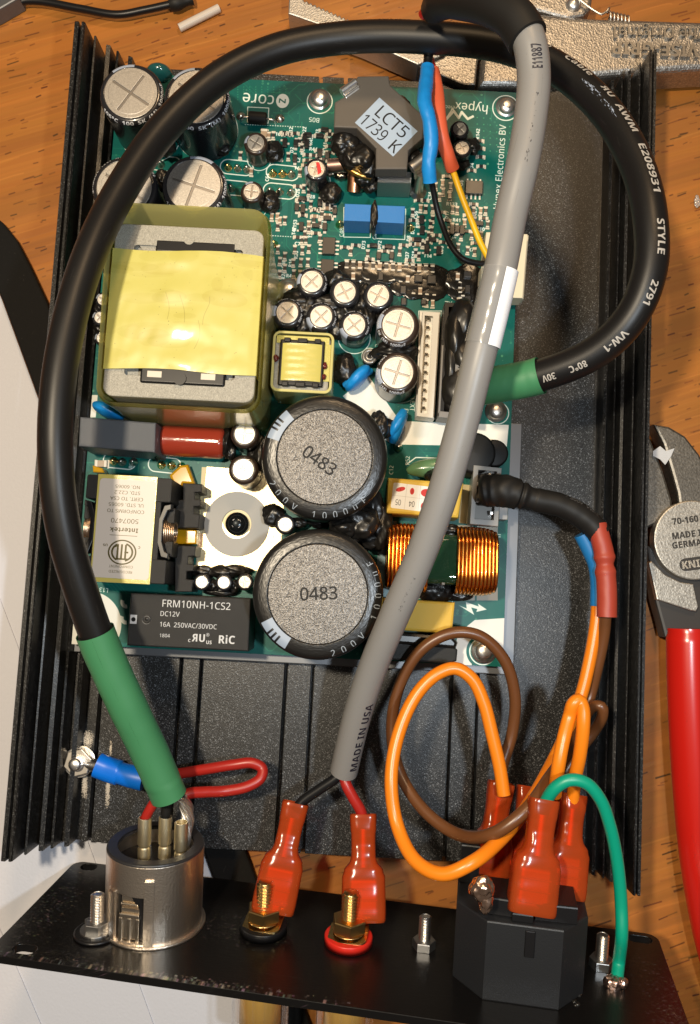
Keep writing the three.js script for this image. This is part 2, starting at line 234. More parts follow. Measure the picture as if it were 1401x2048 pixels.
// ---------------------------------------------------------------- tools and scraps round it
const font = await new FontLoader().loadAsync('fonts/droid/droid_sans_bold.typeface.json');
const serif = await new FontLoader().loadAsync('fonts/droid/droid_serif_regular.typeface.json');
const thinFont = await new FontLoader().loadAsync('fonts/droid/droid_sans_regular.typeface.json');
function letters(s, size, depth, ft = font) { const g = new TextGeometry(s, { font: ft, size, depth, curveSegments: 3, bevelEnabled: true, bevelSize: 0.05, bevelThickness: 0.05, bevelSegments: 1 }); g.computeBoundingBox(); const b = g.boundingBox; return g.translate(-(b.min.x + b.max.x) / 2, -(b.min.y + b.max.y) / 2, 0).rotateX(-Math.PI / 2); }
{
  const steel = metal(lin(0.72, 0.69, 0.65), 0.46, { bumpMap: coarseTex, bumpScale: 0.00009, map: wearTex }), sawn = metal(lin(0.56, 0.55, 0.53), 0.5, { bumpMap: grainTex, bumpScale: 0.0001 });
  const fr = frame(at(960, 110, 0).setY(0)), t = thing('locking_pliers', 'pitted steel locking pliers with raised lettering lying behind the tray', 'pliers', fr);
  const poly = (px, y) => px.map(([a, b]) => fr.L(a, b, y));
  const teeth = []; for (let i = 0; i <= 12; i++) { const x = 606 + i * 8.2, y = 0 + i * 3.6; teeth.push([x, y - 3], [x + 4.1, y + 3.4]); }
  part(t, 'jaw', boxUV(prism(poly([[577, 27], [579, -14], ...teeth, [760, 50], [905, 58], [898, 92], [880, 112], [848, 124], [836, 129], [725, 80], [660, 56]], 11), 9, 0.4), 40), sawn, [0, 2, 0]);
  part(t, 'jaw_body', boxUV(prism(poly([[838, 131], [856, 126], [888, 112], [906, 88], [915, 56], [1000, 48], [968, 90], [957, 120], [952, 168], [928, 168]], 11), 8.6, 0.6), 40), steel, [0, 2, 0]);
  part(t, 'handle', boxUV(prism(poly([[962, 118], [975, 88], [1010, 50], [1062, 22], [1180, 32], [1420, 40], [1700, 60], [1700, 150], [1420, 136], [1300, 143], [1150, 155], [1060, 171], [958, 171]], 12), 11, 2.2, [], 5), 40), steel, [0, 1, 0]);
  part(t, 'locking_lever', boxUV(prism(poly([[1000, -30], [1060, -34], [1150, -30], [1190, -16], [1186, 10], [1172, 24], [1140, 30], [1080, 14], [1040, 6]], 12), 7, 1.3, [], 3), 40), steel, [0, 3.6, 0]);
  const rv = fr.L(1148, 8, 11); part(t, 'rivet', lathe([[0, 2.2], [1.2, 2], [2, 1.4], [2.4, 0.4], [2.5, 0]]), M.chrome, [rv.x, 10.2, rv.z]);
  const wire = [[1150, -8], [1170, 8], [1190, 22], [1203, 28], [1212, 24], [1219, 16]].map(([a, b], i) => fr.L(a, b, 12)); const last = wire[wire.length - 1];
  for (let i = 0; i < 54; i++) { const a = i / 54 * Math.PI * 2 * 6, x = i / 54; wire.push(V(last.x + 0.2 + x * 6.5, 9.5 + 2.2 * Math.sin(a), last.z + 1.6 - 1.7 * Math.cos(a) + x * 1.6)); }
  part(t, 'spring', sweep(curve(wire), 0.34, 300, 8), M.nickel);
  const l1 = fr.L(1318, 66, 12), l2 = fr.L(1309, 103, 12), lt = metal(lin(0.34, 0.32, 0.29), 0.5);
  part(t, 'raised_lettering', letters('The Original', 3.4, 1, serif), lt, [l1.x, 11.9, l1.z], [0, Math.PI - 0.02, 0]);
  part(t, 'raised_lettering', letters('VISE-GRIP', 3.9, 1.1), lt, [l2.x, 11.9, l2.z], [0, Math.PI - 0.04, 0]);
}
{
  const st = metal(lin(0.32, 0.3, 0.265), 0.5, { map: wearTex, bumpMap: coarseTex, bumpScale: 0.00003 }), bright = metal(lin(0.82, 0.77, 0.68), 0.5, { map: wearTex, bumpMap: coarseTex, bumpScale: 0.00004 }), dark = mat(lin(0.035, 0.032, 0.03), 0.45);
  const fr = frame(at(1388, 1080, 0).setY(0)), t = thing('side_cutters', 'side cutting pliers with a red handle lying right of the tray', 'cutters', fr);
  const poly = (px, y) => px.map(([a, b]) => fr.L(a, b, y));
  part(t, 'blade', boxUV(prism(poly([[1308, 848], [1340, 853], [1372, 872], [1400, 908], [1425, 960], [1440, 1030], [1362, 1030], [1356, 985], [1345, 945], [1328, 888]], 10), 7, 0.8), 40), st, [0, 3, 0]);
  part(t, 'blade', boxUV(prism(poly([[1300, 868], [1306, 880], [1330, 940], [1348, 1000], [1350, 1030], [1290, 1060], [1288, 1000], [1290, 900]], 10), 6, 0.8), 40), st, [0, 3, 0]);
  part(t, 'neck', boxUV(prism(poly([[1296, 1090], [1312, 1198], [1326, 1250], [1332, 1275], [1470, 1275], [1470, 1150]], 9), 6, 0.8), 40), dark, [0, 2.5, 0]);
  part(t, 'shoulder', boxUV(prism(poly([[1297, 1126], [1302, 1122], [1330, 1150], [1360, 1164], [1386, 1168], [1396, 1214], [1391, 1223], [1380, 1221], [1313, 1199]], 10), 2.4, 0.3), 40), bright, [0, 8.2, 0]);
  const c = fr.L(1388, 1080, 11.5), disc = part(t, 'pivot_disc', boxUV(prism(circle(11.2, 60), 4, 0.4), 40), bright, [c.x, 7.6, c.z]);
  const mark = (s, px, py, size, rot = -0.13) => { const p = fr.L(px, py, 11.6); part(disc, 'engraved_lettering', letters(s, size, 0.02), dark, [p.x - c.x, 3.99, p.z - c.z], [0, -rot, 0]); };
  mark('70-160', 1371, 1040, 1.75); mark('MADE IN', 1380, 1068, 1.75); mark('GERMANY', 1386, 1086, 1.75);
  const k = fr.L(1398, 1126, 11.6); part(disc, 'badge', prism(rrect(11, 3.6, 1.8), 0.16, 0.04), dark, [k.x - c.x, 3.92, k.z - c.z], [0, 0.13, 0]);
  const k2 = fr.L(1398, 1126, 11.6); part(disc, 'raised_lettering', letters('KNIPEX', 2.1, 0.12), bright, [k2.x - c.x + 0.4, 4.06, k2.z - c.z], [0, 0.13, 0]);
  const hp = [[1380, 1257], [1382, 1350], [1386, 1450], [1393, 1560], [1404, 1680], [1420, 1790], [1444, 1900], [1480, 2010], [1530, 2120]].map(([a, b]) => fr.L(a, b, 9));
  part(t, 'handle_grip', sweep(curve(hp), (s, a) => 6.7 * (1 - 0.16 * Math.abs(Math.cos(a))) * (s < 0.012 ? 0.93 : 1), 90, 28), mat(lin(0.5, 0.012, 0.007), 0.24, { clearcoat: 0.3, clearcoatRoughness: 0.15 }));
  const f = fr.L(1330, 908, 11); part(t, 'tape_scrap', prism([[-3, -1], [-1, -2.4], [0.6, -1], [3, -1.8], [2, 0.6], [0.4, 3], [-1, 1.4], [-3, 0.4]], 0.3, 0.1), mat(lin(0.85, 0.87, 0.9), 0.25, { transmission: 0.5 }), [f.x, 10.1, f.z], [0.1, 0, 0.1]);
}
{
  const a = at(358, 53, 2), b = at(438, 13, 2), d = b.clone().sub(a), t = thing('plastic_offcut', 'short white plastic sleeve offcut lying on the wood behind the tray', 'offcut', frame(a.clone().setY(0)));
  part(t, 'tube', sweep(curve([V(0, 1.3, 0), V(d.x, 1.3, d.z)]), 1.25, 12, 18), mat(lin(0.72, 0.66, 0.6), 0.35, { transmission: 0.25 }));
}
{
  const pts = [[-60, 52], [0, 26], [40, 4], [75, 2], [160, 17], [235, 29], [290, 20], [345, 8]].map(([a, b]) => at(a, b, 3)), o = pts[2].clone().setY(0);
  const t = thing('test_lead', 'thin black lead with a thicker tip crossing the upper left corner', 'cable', frame(o));
  part(t, 'wire', sweep(curve(pts.map((p) => p.clone().sub(o))), 1.15, 70, 12), M.black);
  const e = [at(340, 9, 3), at(362, 4, 3.2), at(386, -2, 3.2)].map((p) => p.clone().sub(o)); part(t, 'tip', sweep(curve(e), (s) => 1.9 + 0.4 * Math.sin(s * 6), 14, 14), M.blackMatte);
}
{
  const fr = frame(at(0, 0, 0).setY(0)), t = thing('metal_box', 'grey metal box corner at the upper left edge of the bench', 'box', fr), poly = [[-140, -160], [40, -30], [38, -4], [-10, 24], [-140, 80]].map(([a, b]) => fr.L(a, b, 6));
  part(t, 'casing', prism(poly, 6, 0.5), M.greyPlate);
}
{
  const p = at(1396, 402, 1), t = thing('clear_chip', 'small clear plastic chip on the wood right of the tray', 'chip', frame(p.setY(0)));
  part(t, 'shard', blob(1.2, 0.7, 0.5, 1.5, 0.5), mat(lin(0.9, 0.85, 0.8), 0.1, { transmission: 0.7, thickness: 1 }), [0, 0.6, 0]);
}

// ---------------------------------------------------------------- the amplifier board
const TOP = 15.6;                                                                            // height of the board's upper face, mm
const board = thing('amplifier_board', 'green amplifier circuit board crowded with soldered components, screwed into the black tray', 'circuit board', HS);
const B = (px, py, h = 0) => HS.L(px, py, TOP + h);                                          // the spot at height h over the board
const mmp = (px, py, h = 0) => mmpp(px, py, TOP + h);
const X0 = -75.2, X1 = 42.6, ZA = -147, ZB = 18, CW = 1464, CH = 2048;
const silk = '#dfe6df', mask = '#055a54';
const boardTex = canvasTex(CW, CH, (g) => {
  const k = CW / (X1 - X0), p = (px, py) => { const v = B(px, py); return [(v.x - X0) * k, (v.z - ZA) * CH / (ZB - ZA)]; };
  g.fillStyle = mask; g.fillRect(0, 0, CW, CH);
  for (let i = 0; i < 900; i++) { g.fillStyle = `rgba(${rnd() < 0.5 ? '4,84,74' : '12,118,104'},${rr(0.03, 0.14)})`; g.fillRect(rr(0, CW), rr(0, CH), rr(10, 120), rr(8, 90)); }
  // copper tracks under the solder mask
  for (let i = 0; i < 420; i++) { let x = rr(0, CW), y = rr(0, CH), d = Math.floor(rr(0, 4)); g.strokeStyle = `rgba(40,150,112,${rr(0.2, 0.5)})`; g.lineWidth = rr(1.5, 3.4); g.beginPath(); g.moveTo(x, y); for (let s = 0; s < 4; s++) { const l = rr(10, 80), a = d * Math.PI / 2 + (s % 2 ? (rnd() < 0.5 ? 1 : -1) * Math.PI / 4 : 0); x += l * Math.cos(a); y += l * Math.sin(a); g.lineTo(x, y); } g.stroke(); }
  const poly = (pts, fill, stroke, w = 3, close = true) => { g.beginPath(); pts.forEach((q, i) => g[i ? 'lineTo' : 'moveTo'](...p(...q))); if (close) g.closePath(); if (fill) { g.fillStyle = fill; g.fill(); } if (stroke) { g.strokeStyle = stroke; g.lineWidth = w; g.stroke(); } };
  const ring = (px, py, r, stroke = silk, w = 3, fill, a0 = 0, a1 = 7) => { g.beginPath(); g.arc(...p(px, py), r * mmp(px, py) * k, a0, a1); if (fill) { g.fillStyle = fill; g.fill(); } if (stroke) { g.strokeStyle = stroke; g.lineWidth = w; g.stroke(); } };
  const txt = (s, px, py, size, deg, fill = silk, f = 'sans-serif', weight = '') => { g.save(); g.translate(...p(px, py)); g.rotate(R(deg)); g.font = `${weight} ${size * mmp(px, py) * k}px ${f}`; g.textAlign = 'center'; g.textBaseline = 'middle'; g.fillStyle = fill; g.fillText(s, 0, 0); g.restore(); };
  // vias
  for (let i = 0; i < 520; i++) { const x = rr(0, CW), y = rr(0, CH); g.fillStyle = `rgba(120,190,150,${rr(0.3, 0.8)})`; g.beginPath(); g.arc(x, y, rr(2.2, 4), 0, 7); g.fill(); g.fillStyle = '#0a3a30'; g.beginPath(); g.arc(x, y, 1.4, 0, 7); g.fill(); }
  for (let i = 0; i < 9; i++) for (let j = 0; j < 6; j++) { ring(955 + i * 13, 235 + j * 13 + i, 1.4, null, 0, 'rgba(60,150,115,.9)'); ring(476 + i * 12, 174 + j * 5, 1.2, null, 0, 'rgba(60,150,115,.6)'); }
  // white printed areas
  poly([[686, 792], [738, 752], [800, 842], [1018, 850], [1014, 893], [786, 888], [770, 880]], '#e4e4dc'); poly([[800, 842], [1018, 850], [1014, 893], [790, 889]], '#e4e4dc');
  g.beginPath(); g.arc(...p(176, 1250), 9.2 * k, 0, 7); g.fillStyle = '#dcdcd4'; g.fill();
  poly([[909, 1330], [915, 1268], [950, 1240], [1012, 1236], [1006, 1335]], '#dcdcd8'); ring(966, 1303, 33, null, 0, mask); poly([[944, 1300], [944, 1340], [1010, 1340], [1010, 1300]], mask); ring(966, 1303, 26, silk, 4);
  poly([[176, 790], [196, 790], [192, 835], [172, 835]], '#dcdcd4'); poly([[225, 838], [245, 832], [265, 845], [235, 850]], '#dcdcd4');
  // tinned copper areas
  const tin = (pts) => poly(pts, '#c9b98c');
  tin([[404, 934], [562, 940], [558, 1140], [392, 1134]]); ring(474, 1052, 66, null, 0, '#8f8d86'); ring(474, 1052, 33, null, 0, '#e0d2a8');
  poly([[418, 962], [444, 972], [440, 956], [462, 966], [456, 958], [470, 970], [440, 968], [444, 986]], '#8f8d7c'); tin([[921, 968], [941, 970], [938, 1048], [918, 1046]]);
  for (const [x, y, w2, h2] of [[775, 1055, 38, 26], [850, 1058, 36, 24], [926, 1062, 40, 24], [976, 1062, 40, 24], [790, 1172, 40, 30], [850, 1184, 40, 24], [928, 1188, 44, 26], [975, 1188, 42, 26]]) poly([[x - w2 / 2, y - h2 / 2], [x + w2 / 2, y - h2 / 2], [x + w2 / 2, y + h2 / 2], [x - w2 / 2, y + h2 / 2]], '#a8a294');
  poly([[756, 1090], [786, 1092], [782, 1196], [752, 1192]], '#7e9aa0');
  // maker's print, upside down as the board lies
  g.save(); g.translate(...p(517, 197)); g.rotate(R(183)); g.fillStyle = silk; g.textBaseline = 'middle'; const u = mmp(517, 197) * k;
  g.beginPath(); g.ellipse(-49 * u, 0, 13 * u, 15 * u, 0, 0, 7); g.fill(); g.fillStyle = mask; g.font = `bold ${19 * u}px sans-serif`; g.textAlign = 'center'; g.save(); g.translate(-49 * u, 0); g.rotate(R(-90)); g.fillText('Z', 0, 1); g.restore(); g.fillStyle = silk; g.font = `${34 * u}px sans-serif`; g.textAlign = 'left'; g.scale(0.98, 1); g.fillText('core', -34 * u, -3 * u); g.restore();
  txt('B05', 629, 240, 13, 183); txt('hypex', 944, 216, 25, 183, silk); txt('electronics', 884, 213, 11, 183);
  g.strokeStyle = silk; g.lineWidth = 9; g.lineJoin = 'round'; poly([[892, 240], [908, 222], [918, 236], [924, 224], [936, 238], [948, 232]], null, silk, 9, false); poly([[888, 244], [906, 217], [914, 232]], null, silk, 5, false);
  txt('Hypex Electronics BV', 1000, 334, 19, -88); txt('PCB  NC500MP', 1018, 360, 18, -88); poly([[992, 412], [1024, 412], [1020, 470], [988, 470]], null, silk, 3); poly([[991, 432], [1023, 432]], null, silk, 3); poly([[990, 450], [1022, 450]], null, silk, 3); txt('+', 1010, 440, 20, 0); txt('I', 1008, 421, 14, 0); txt('I', 1006, 459, 14, 0);
  // outlines of parts
  for (const [x, y, n] of [[474, 335, 3], [566, 345, 3], [560, 382, 3], [330, 327, 3], [470, 376, 3], [240, 922, 3], [330, 930, 3]]) { g.save(); g.translate(...p(x, y)); g.rotate(R(3)); const kk = mmp(x, y) * k; g.strokeStyle = silk; g.lineWidth = 4; g.beginPath(); g.roundRect(-33 * kk, -15 * kk, 66 * kk, 30 * kk, 15 * kk); g.stroke(); g.restore(); }
  for (const [x, y, r] of [[303, 268, 60], [414, 262, 62], [519, 318, 24], [512, 414, 23], [637, 362, 24], [709, 676, 32], [800, 765, 42], [803, 672, 42], [740, 712, 16]]) ring(x, y, r);
  ring(640, 203, 25, silk, 4); ring(1012, 216, 26, silk, 4); ring(578, 590, 25, silk, 3); ring(996, 826, 22, silk, 3);
  poly([[496, 214], [538, 216], [537, 246], [495, 244]], null, silk, 3); poly([[688, 415], [742, 416], [741, 475], [688, 474]], null, silk, 3); poly([[754, 417], [812, 418], [810, 479], [752, 477]], null, silk, 3); poly([[756, 384], [850, 386]], null, silk, 4, false);
  g.setLineDash([5, 4]); poly([[490, 249], [610, 254]], null, silk, 3, false); poly([[540, 471], [590, 474]], null, silk, 3, false); g.setLineDash([]);
  poly([[838, 622], [884, 622], [876, 838], [832, 836]], null, silk, 3); poly([[890, 615], [882, 830]], null, silk, 4, false); poly([[812, 930], [832, 915], [880, 916]], null, silk, 4, false); poly([[300, 838], [480, 846]], null, silk, 3, false); poly([[830, 1196], [905, 1200], [905, 1206]], null, silk, 3, false); poly([[956, 1052], [952, 1075]], null, silk, 3, false);
  txt('!', 205, 828, 16, 90); txt('TEXT', 826, 808, 14, 92); txt('EXT', 812, 826, 12, 92); txt('X2', 897, 607, 14, 180); txt('L13', 208, 1180, 12, 183); txt('J1', 998, 1072, 11, 95); txt('C12', 783, 940, 11, -90); txt('R52', 816, 921, 11, -90); txt('TR3', 536, 822, 12, -92); txt('C164', 754, 700, 11, 92); txt('C48', 684, 465, 11, -90); txt('C49', 750, 470, 11, -90); txt('R17', 263, 928, 11, -90); txt('C17', 470, 978, 10, -90);
  // the danger flash and the certification mark
  poly([[917, 1210], [934, 1217], [932, 1204], [958, 1213], [956, 1207], [974, 1219], [953, 1224], [955, 1218], [943, 1215], [949, 1230]], silk);
  g.strokeStyle = silk; g.lineWidth = 13; for (const [x, y] of [[254, 1204], [253, 1236]]) { g.beginPath(); g.arc(...p(x, y), 9 * mmp(x, y) * k, R(80), R(200)); g.stroke(); }
  // fine part numbers
  const names = ['R164', 'R12', 'D22', 'D23', 'R140', 'R141', 'D2', 'R45', 'R44', 'C64', 'R42', 'L2', 'T42', 'R153', 'T47', 'D26', 'D28', 'T16', 'D27', 'R20', 'C71', 'C98', 'R16', 'R245', 'R4', 'C56', 'R72', 'T18', 'T14', 'R37', 'D73', 'D72', 'R41', 'R142', 'R74', 'C34', 'R133', 'D17', 'U6', 'T41', 'L10', 'D38', 'C21', 'D8', 'R78', 'T17', 'C70'];
  for (const [i, [x, y]] of [[556, 268], [582, 262], [609, 262], [635, 267], [650, 272], [650, 295], [584, 300], [622, 282], [627, 298], [535, 355], [606, 302], [597, 320], [597, 336], [590, 450], [588, 462], [596, 386], [622, 393], [622, 468], [646, 450], [593, 510], [598, 488], [568, 528], [582, 526], [568, 548], [578, 552], [832, 430], [836, 448], [828, 510], [856, 512], [815, 512], [728, 490], [760, 490], [914, 440], [956, 268], [944, 334], [860, 392], [904, 408], [894, 430], [923, 366], [910, 470], [962, 458], [826, 460], [950, 424], [818, 477], [945, 500], [872, 478], [884, 500]].entries()) txt(names[i], x, y, 10, i % 4 ? -88 : 2, '#eef2ee', 'sans-serif', 'bold');
  // stains of flux and varnish
  for (let i = 0; i < 60; i++) { g.fillStyle = `rgba(210,220,210,${rr(0.02, 0.07)})`; g.beginPath(); g.ellipse(rr(0, CW), rr(0, CH), rr(6, 60), rr(4, 30), rr(0, 3), 0, 7); g.fill(); }
  for (let i = 0; i < 500; i++) { g.fillStyle = `rgba(230,230,220,${rr(0.1, 0.6)})`; g.fillRect(rr(0, CW), rr(0, CH), rr(0.8, 2.2), rr(0.8, 2.2)); }
});
part(board, 'printed_board', planUV(bx(X1 - X0, 1.6, ZB - ZA, 0.1).translate((X0 + X1) / 2, TOP - 0.8, (ZA + ZB) / 2), X0, ZA, X1 - X0, ZB - ZA), mat(lin(1, 1, 1), 0.4, { map: boardTex, bumpMap: coarseTex, bumpScale: 0.00001, specularIntensity: 0.45 }));
{ // the aluminium plate the board stands on, and its distance posts
  const a = HS.L(1044, 848, 11).x, zt = HS.L(1044, 848, 11).z;
  part(board, 'base_plate', boxUV(bx(a + 77.4, 3, 20.4 - zt, 0.3).translate((a - 77.4) / 2, 10.4, (20.4 + zt) / 2), 40), M.greyPlate);
  for (const [px, py] of [[640, 203], [1012, 216], [966, 1303], [300, 700]]) { const c = HS.L(px, py, TOP); part(board, 'standoff', cyl(3, 3, 6, 24), M.nickel, [c.x, 8, c.z]); }
}
const tinned = (x) => x;
function screwHead(parent, px, py, h, r, m, name = 'screw', tilt = 0) {
  const c = B(px, py, h), s = [[0, 0.62], [0.3, 0.62]].length, g = lathe([[r * 1.28, 0], [r * 1.28, 0.45], [r * 1.02, 0.5], [r, 0.9], [r * 0.9, r * 0.55], [r * 0.6, r * 0.8], [r * 0.3, r * 0.86], [0, r * 0.88]], 32);
  const o = part(parent, name, g, m, [c.x, TOP + h, c.z], [0, tilt, 0]);
  part(o, 'cross_recess', mg(bx(r * 1.1, 0.5, r * 0.26, 0.05), bx(r * 0.26, 0.52, r * 1.1, 0.05)).translate(0, r * 0.72, 0), mat(lin(0.05, 0.05, 0.055), 0.35, { metalness: 0.8 }), [0, 0, 0], [0, 0.5, 0]);
  return o;
}
screwHead(board, 640, 200, 0, 2.5, M.chrome); screwHead(board, 1013, 215, 0, 2.4, M.chrome); screwHead(board, 968, 1302, 0, 2.7, M.chrome); screwHead(board, 578, 583, 0, 2.9, M.chrome, 'screw', 0.6); screwHead(board, 992, 823, 0, 2.4, M.nickel, 'screw', 0.4);
{ // the screw in its grey insulating washer
  const o = screwHead(board, 475, 1048, 0.9, 2.5, mat(lin(0.03, 0.035, 0.04), 0.18, { metalness: 0.8 }), 'screw', 0.2), c = B(474, 1048, 0.3);
  part(board, 'insulating_washer', prism(circle(9, 60), 0.5, 0.12, [circle(4.2, 40)]), mat(lin(0.3, 0.3, 0.29), 0.55), [c.x, TOP + 0.1, c.z]);
  const g = B(478, 1037, 0); part(board, 'heat_pad', boxUV(prism([[-9.8, -14], [12.4, -13.6], [12, 14.2], [-11, 14]], 0.25, 0.05, [circle(4.6, 30)]), 30), metal(lin(0.6, 0.51, 0.33), 0.4, { bumpMap: coarseTex, bumpScale: 0.00004 }), [g.x, TOP + 0.02, g.z]);
}

// ---------------------------------------------------------------- electrolytic capacitors
const topCache = new Map();
function capTop(r) {                                                                        // four aluminium sectors round a scored cross
  const key = r.toFixed(1); if (topCache.has(key)) return topCache.get(key);
  const gs = [], gap = 0.03 * r + 0.09;
  for (let q = 0; q < 4; q++) { const a0 = R(q * 90), pts = [], in0 = gap * Math.SQRT2; pts.push([in0 * Math.cos(a0 + Math.PI / 4) , in0 * Math.sin(a0 + Math.PI / 4)]); const d = Math.asin(gap / (0.86 * r)); for (let i = 0; i <= 10; i++) { const a = a0 + d + (Math.PI / 2 - 2 * d) * i / 10; pts.push([0.86 * r * Math.cos(a), 0.86 * r * Math.sin(a)]); } gs.push(prism(pts, 0.42, 0.13, [], 3)); }
  gs.push(prism(circle(r, 40), 0.38, 0.08, [circle(0.84 * r, 40)]), cyl(r * 0.99, r * 0.99, 0.1, 40));
  const g = boxUV(mg(...gs), 12); topCache.set(key, g); return g;
}
const bodyCache = new Map();
function capBody(r, h) {
  const key = r.toFixed(2) + '_' + h.toFixed(1); if (bodyCache.has(key)) return bodyCache.get(key);
  const e = Math.min(1.2, r * 0.24), g = lathe([[0, 0], [r * 0.95, 0], [r, 0.5], [r, 0.9], [r * 0.97, 1.2], [r, 1.6], [r, h - e], [r - e * 0.12, h - e * 0.5], [r - e * 0.5, h - e * 0.1], [r - e, h + 0.02], [r - e * 1.25, h], [r - e * 1.28, h - 0.35], [0, h - 0.35]], 48); bodyCache.set(key, g); return g;
}
const sleeveMat = mat(lin(0.014, 0.014, 0.017), 0.27, { clearcoat: 0.3 }), brownSleeve = mat(lin(0.03, 0.019, 0.014), 0.3, { clearcoat: 0.3 }), stripeMat = mat(lin(0.32, 0.37, 0.47), 0.45), printTex = canvasTex(512, 64, (g, w, h) => { g.clearRect(0, 0, w, h); g.font = 'bold 34px sans-serif'; g.fillStyle = '#c8ccd4'; g.fillText('105°C  100  SK  (M)  1000µF', 6, 44); }), printMat = mat(lin(1, 1, 1), 0.5, { map: printTex, transparent: true });
// px, py: centre of the top in the photograph; rpx: its radius there; h: height over the board
function capacitor(px, py, rpx, h, { stripe, cross = 20, sleeve = sleeveMat, alu = M.alu, lean, label, silver = 0.77, print = false } = {}) {
  const c = B(px, py, h), r = rpx * mmp(px, py, h), o = part(board, 'capacitor', capBody(r, h), sleeve, [c.x, TOP, c.z], lean, label);
  const e = Math.min(1.2, r * 0.24) * 1.22;
  part(o, 'vent_top', capTop(r - e), alu, [0, h - 0.3, 0], [0, R(-cross), 0]); const k = r - e, gw = 0.05 * k + 0.13; part(o, 'scored_cross', mg(bx(1.66 * k, 0.1, gw, 0), bx(gw, 0.12, 1.66 * k, 0)), M.score, [0, h - 0.14, 0], [0, R(-cross), 0]);
  if (stripe !== undefined) { const w = 0.8, g = lathe([[r + 0.03, 1.8], [r + 0.03, h - e * 0.75], [r - e * 0.1, h - e * 0.38], [r - e * 0.45, h + 0.0], [r - e * 0.82, h + 0.05]], 12, R(90 - stripe) - w / 2, w); part(o, 'polarity_stripe', g, stripeMat); }
  if (print) { const a = R(90 - print), g = lathe([[r + 0.02, h - e * 1.9], [r + 0.02, h - e * 0.8], [r - e * 0.1, h - e * 0.36], [r - e * 0.45, h + 0.01], [r - e * 0.75, h + 0.06]], 40, a, 3.6); part(o, 'printed_marking', g, printMat); }
  return o;
}
// the four reservoir capacitors behind the transformer; angles run clockwise from the right
capacitor(262, 186, 64, 18, { stripe: -110, cross: 32, print: 150 }); capacitor(393, 194, 66, 18, { stripe: -120, cross: 35, print: 160 }); capacitor(249, 374, 66, 17.5, { stripe: 60, cross: 32, print: -20 }); capacitor(388, 371, 65, 18, { stripe: -78, cross: 16, print: 150 });
// small ones
capacitor(512, 286, 24, 7.5, { sleeve: brownSleeve, stripe: 200, cross: 28 }); capacitor(504, 383, 23, 7.5, { sleeve: brownSleeve, stripe: 250, cross: 5 }); const redCap = capacitor(633, 338, 24, 8, { stripe: 170, cross: 15, label: 'small capacitor with a red pen mark on its top' });
{ const r = 24 * mmp(633, 338, 8) - 1.1; part(redCap, 'red_mark', prism([[-0.2, -1.9], [0.7, -1.9], [1.3, -0.3], [1.5, 1], [0.5, 1.7], [0.3, 0.2]], 0.05, 0), mat(lin(0.6, 0.01, 0.015), 0.45), [0, 8.1, 0]); }
capacitor(920, 258, 19, 6.5, { cross: 45 }); capacitor(925, 296, 19, 6.5, { cross: 60 });
for (const [x, y, c, s] of [[624, 563, 42, 190], [690, 584, 60, undefined], [757, 591, 25, undefined], [575, 625, 40, 185], [643, 633, 42, 150], [709, 650, 48, 140]]) capacitor(x, y, 31, 8.5, { cross: c, stripe: s, print: s ? 40 : false });
capacitor(797, 650, 43, 12, { cross: 14, stripe: 190, sleeve: brownSleeve, print: -120 }); capacitor(795, 745, 43, 12, { cross: 15, stripe: 165, sleeve: brownSleeve, print: -120 });
capacitor(490, 868, 29, 11, { cross: 0, sleeve: brownSleeve }); capacitor(487, 939, 30, 11, { cross: 0, sleeve: brownSleeve }); capacitor(404, 1164, 17, 7, { cross: 5 }); capacitor(448, 1165, 17, 7, { cross: 40 }); capacitor(490, 1164, 17, 7, { cross: 2 }); capacitor(571, 1049, 20, 8, { cross: 30 });
capacitor(201, 635, 17, 7.5, { cross: 45, stripe: 200 }); capacitor(207, 599, 16, 7.5, { cross: 30, stripe: 210 }); capacitor(205, 676, 16, 7.5, { cross: 40, stripe: 190 });
// the two mains reservoirs with their stamped numbers
const bigTex = canvasTex(1024, 1024, (g, w, h) => { g.clearRect(0, 0, w, h); g.fillStyle = 'rgba(150,165,185,.92)'; g.translate(w / 2, h / 2); g.save(); g.rotate(R(212)); g.beginPath(); g.arc(0, 0, 505, R(-16), R(16)); g.arc(0, 0, 395, R(16), R(-16), true); g.fill(); g.fillStyle = '#15161a'; for (const d of [-5, 0, 5]) { g.save(); g.rotate(R(d)); g.fillRect(442, -9, 66, 18); g.restore(); } g.restore(); g.font = '74px sans-serif'; g.textAlign = 'center'; g.fillStyle = 'rgba(150,160,172,.9)'; [...'200V 1000µF'].forEach((ch, i) => { g.save(); g.rotate(R(150 - i * 10.5)); g.translate(0, 0); g.translate(476, 0); g.rotate(R(-90)); g.fillText(ch, 0, 30); g.restore(); }); });
const speckTop = dataTex(NG, (x, y) => 190 + 30 * fine[y * NG + x], { srgb: true });
const bigAlu = metal(lin(0.2, 0.19, 0.18), 0.45, { bumpMap: fineTex, bumpScale: 0.00006, map: speckTop }), bigSleeve = mat(lin(0.011, 0.0105, 0.01), 0.3, { bumpMap: coarseTex, bumpScale: 0.00003, specularIntensity: 0.8 });
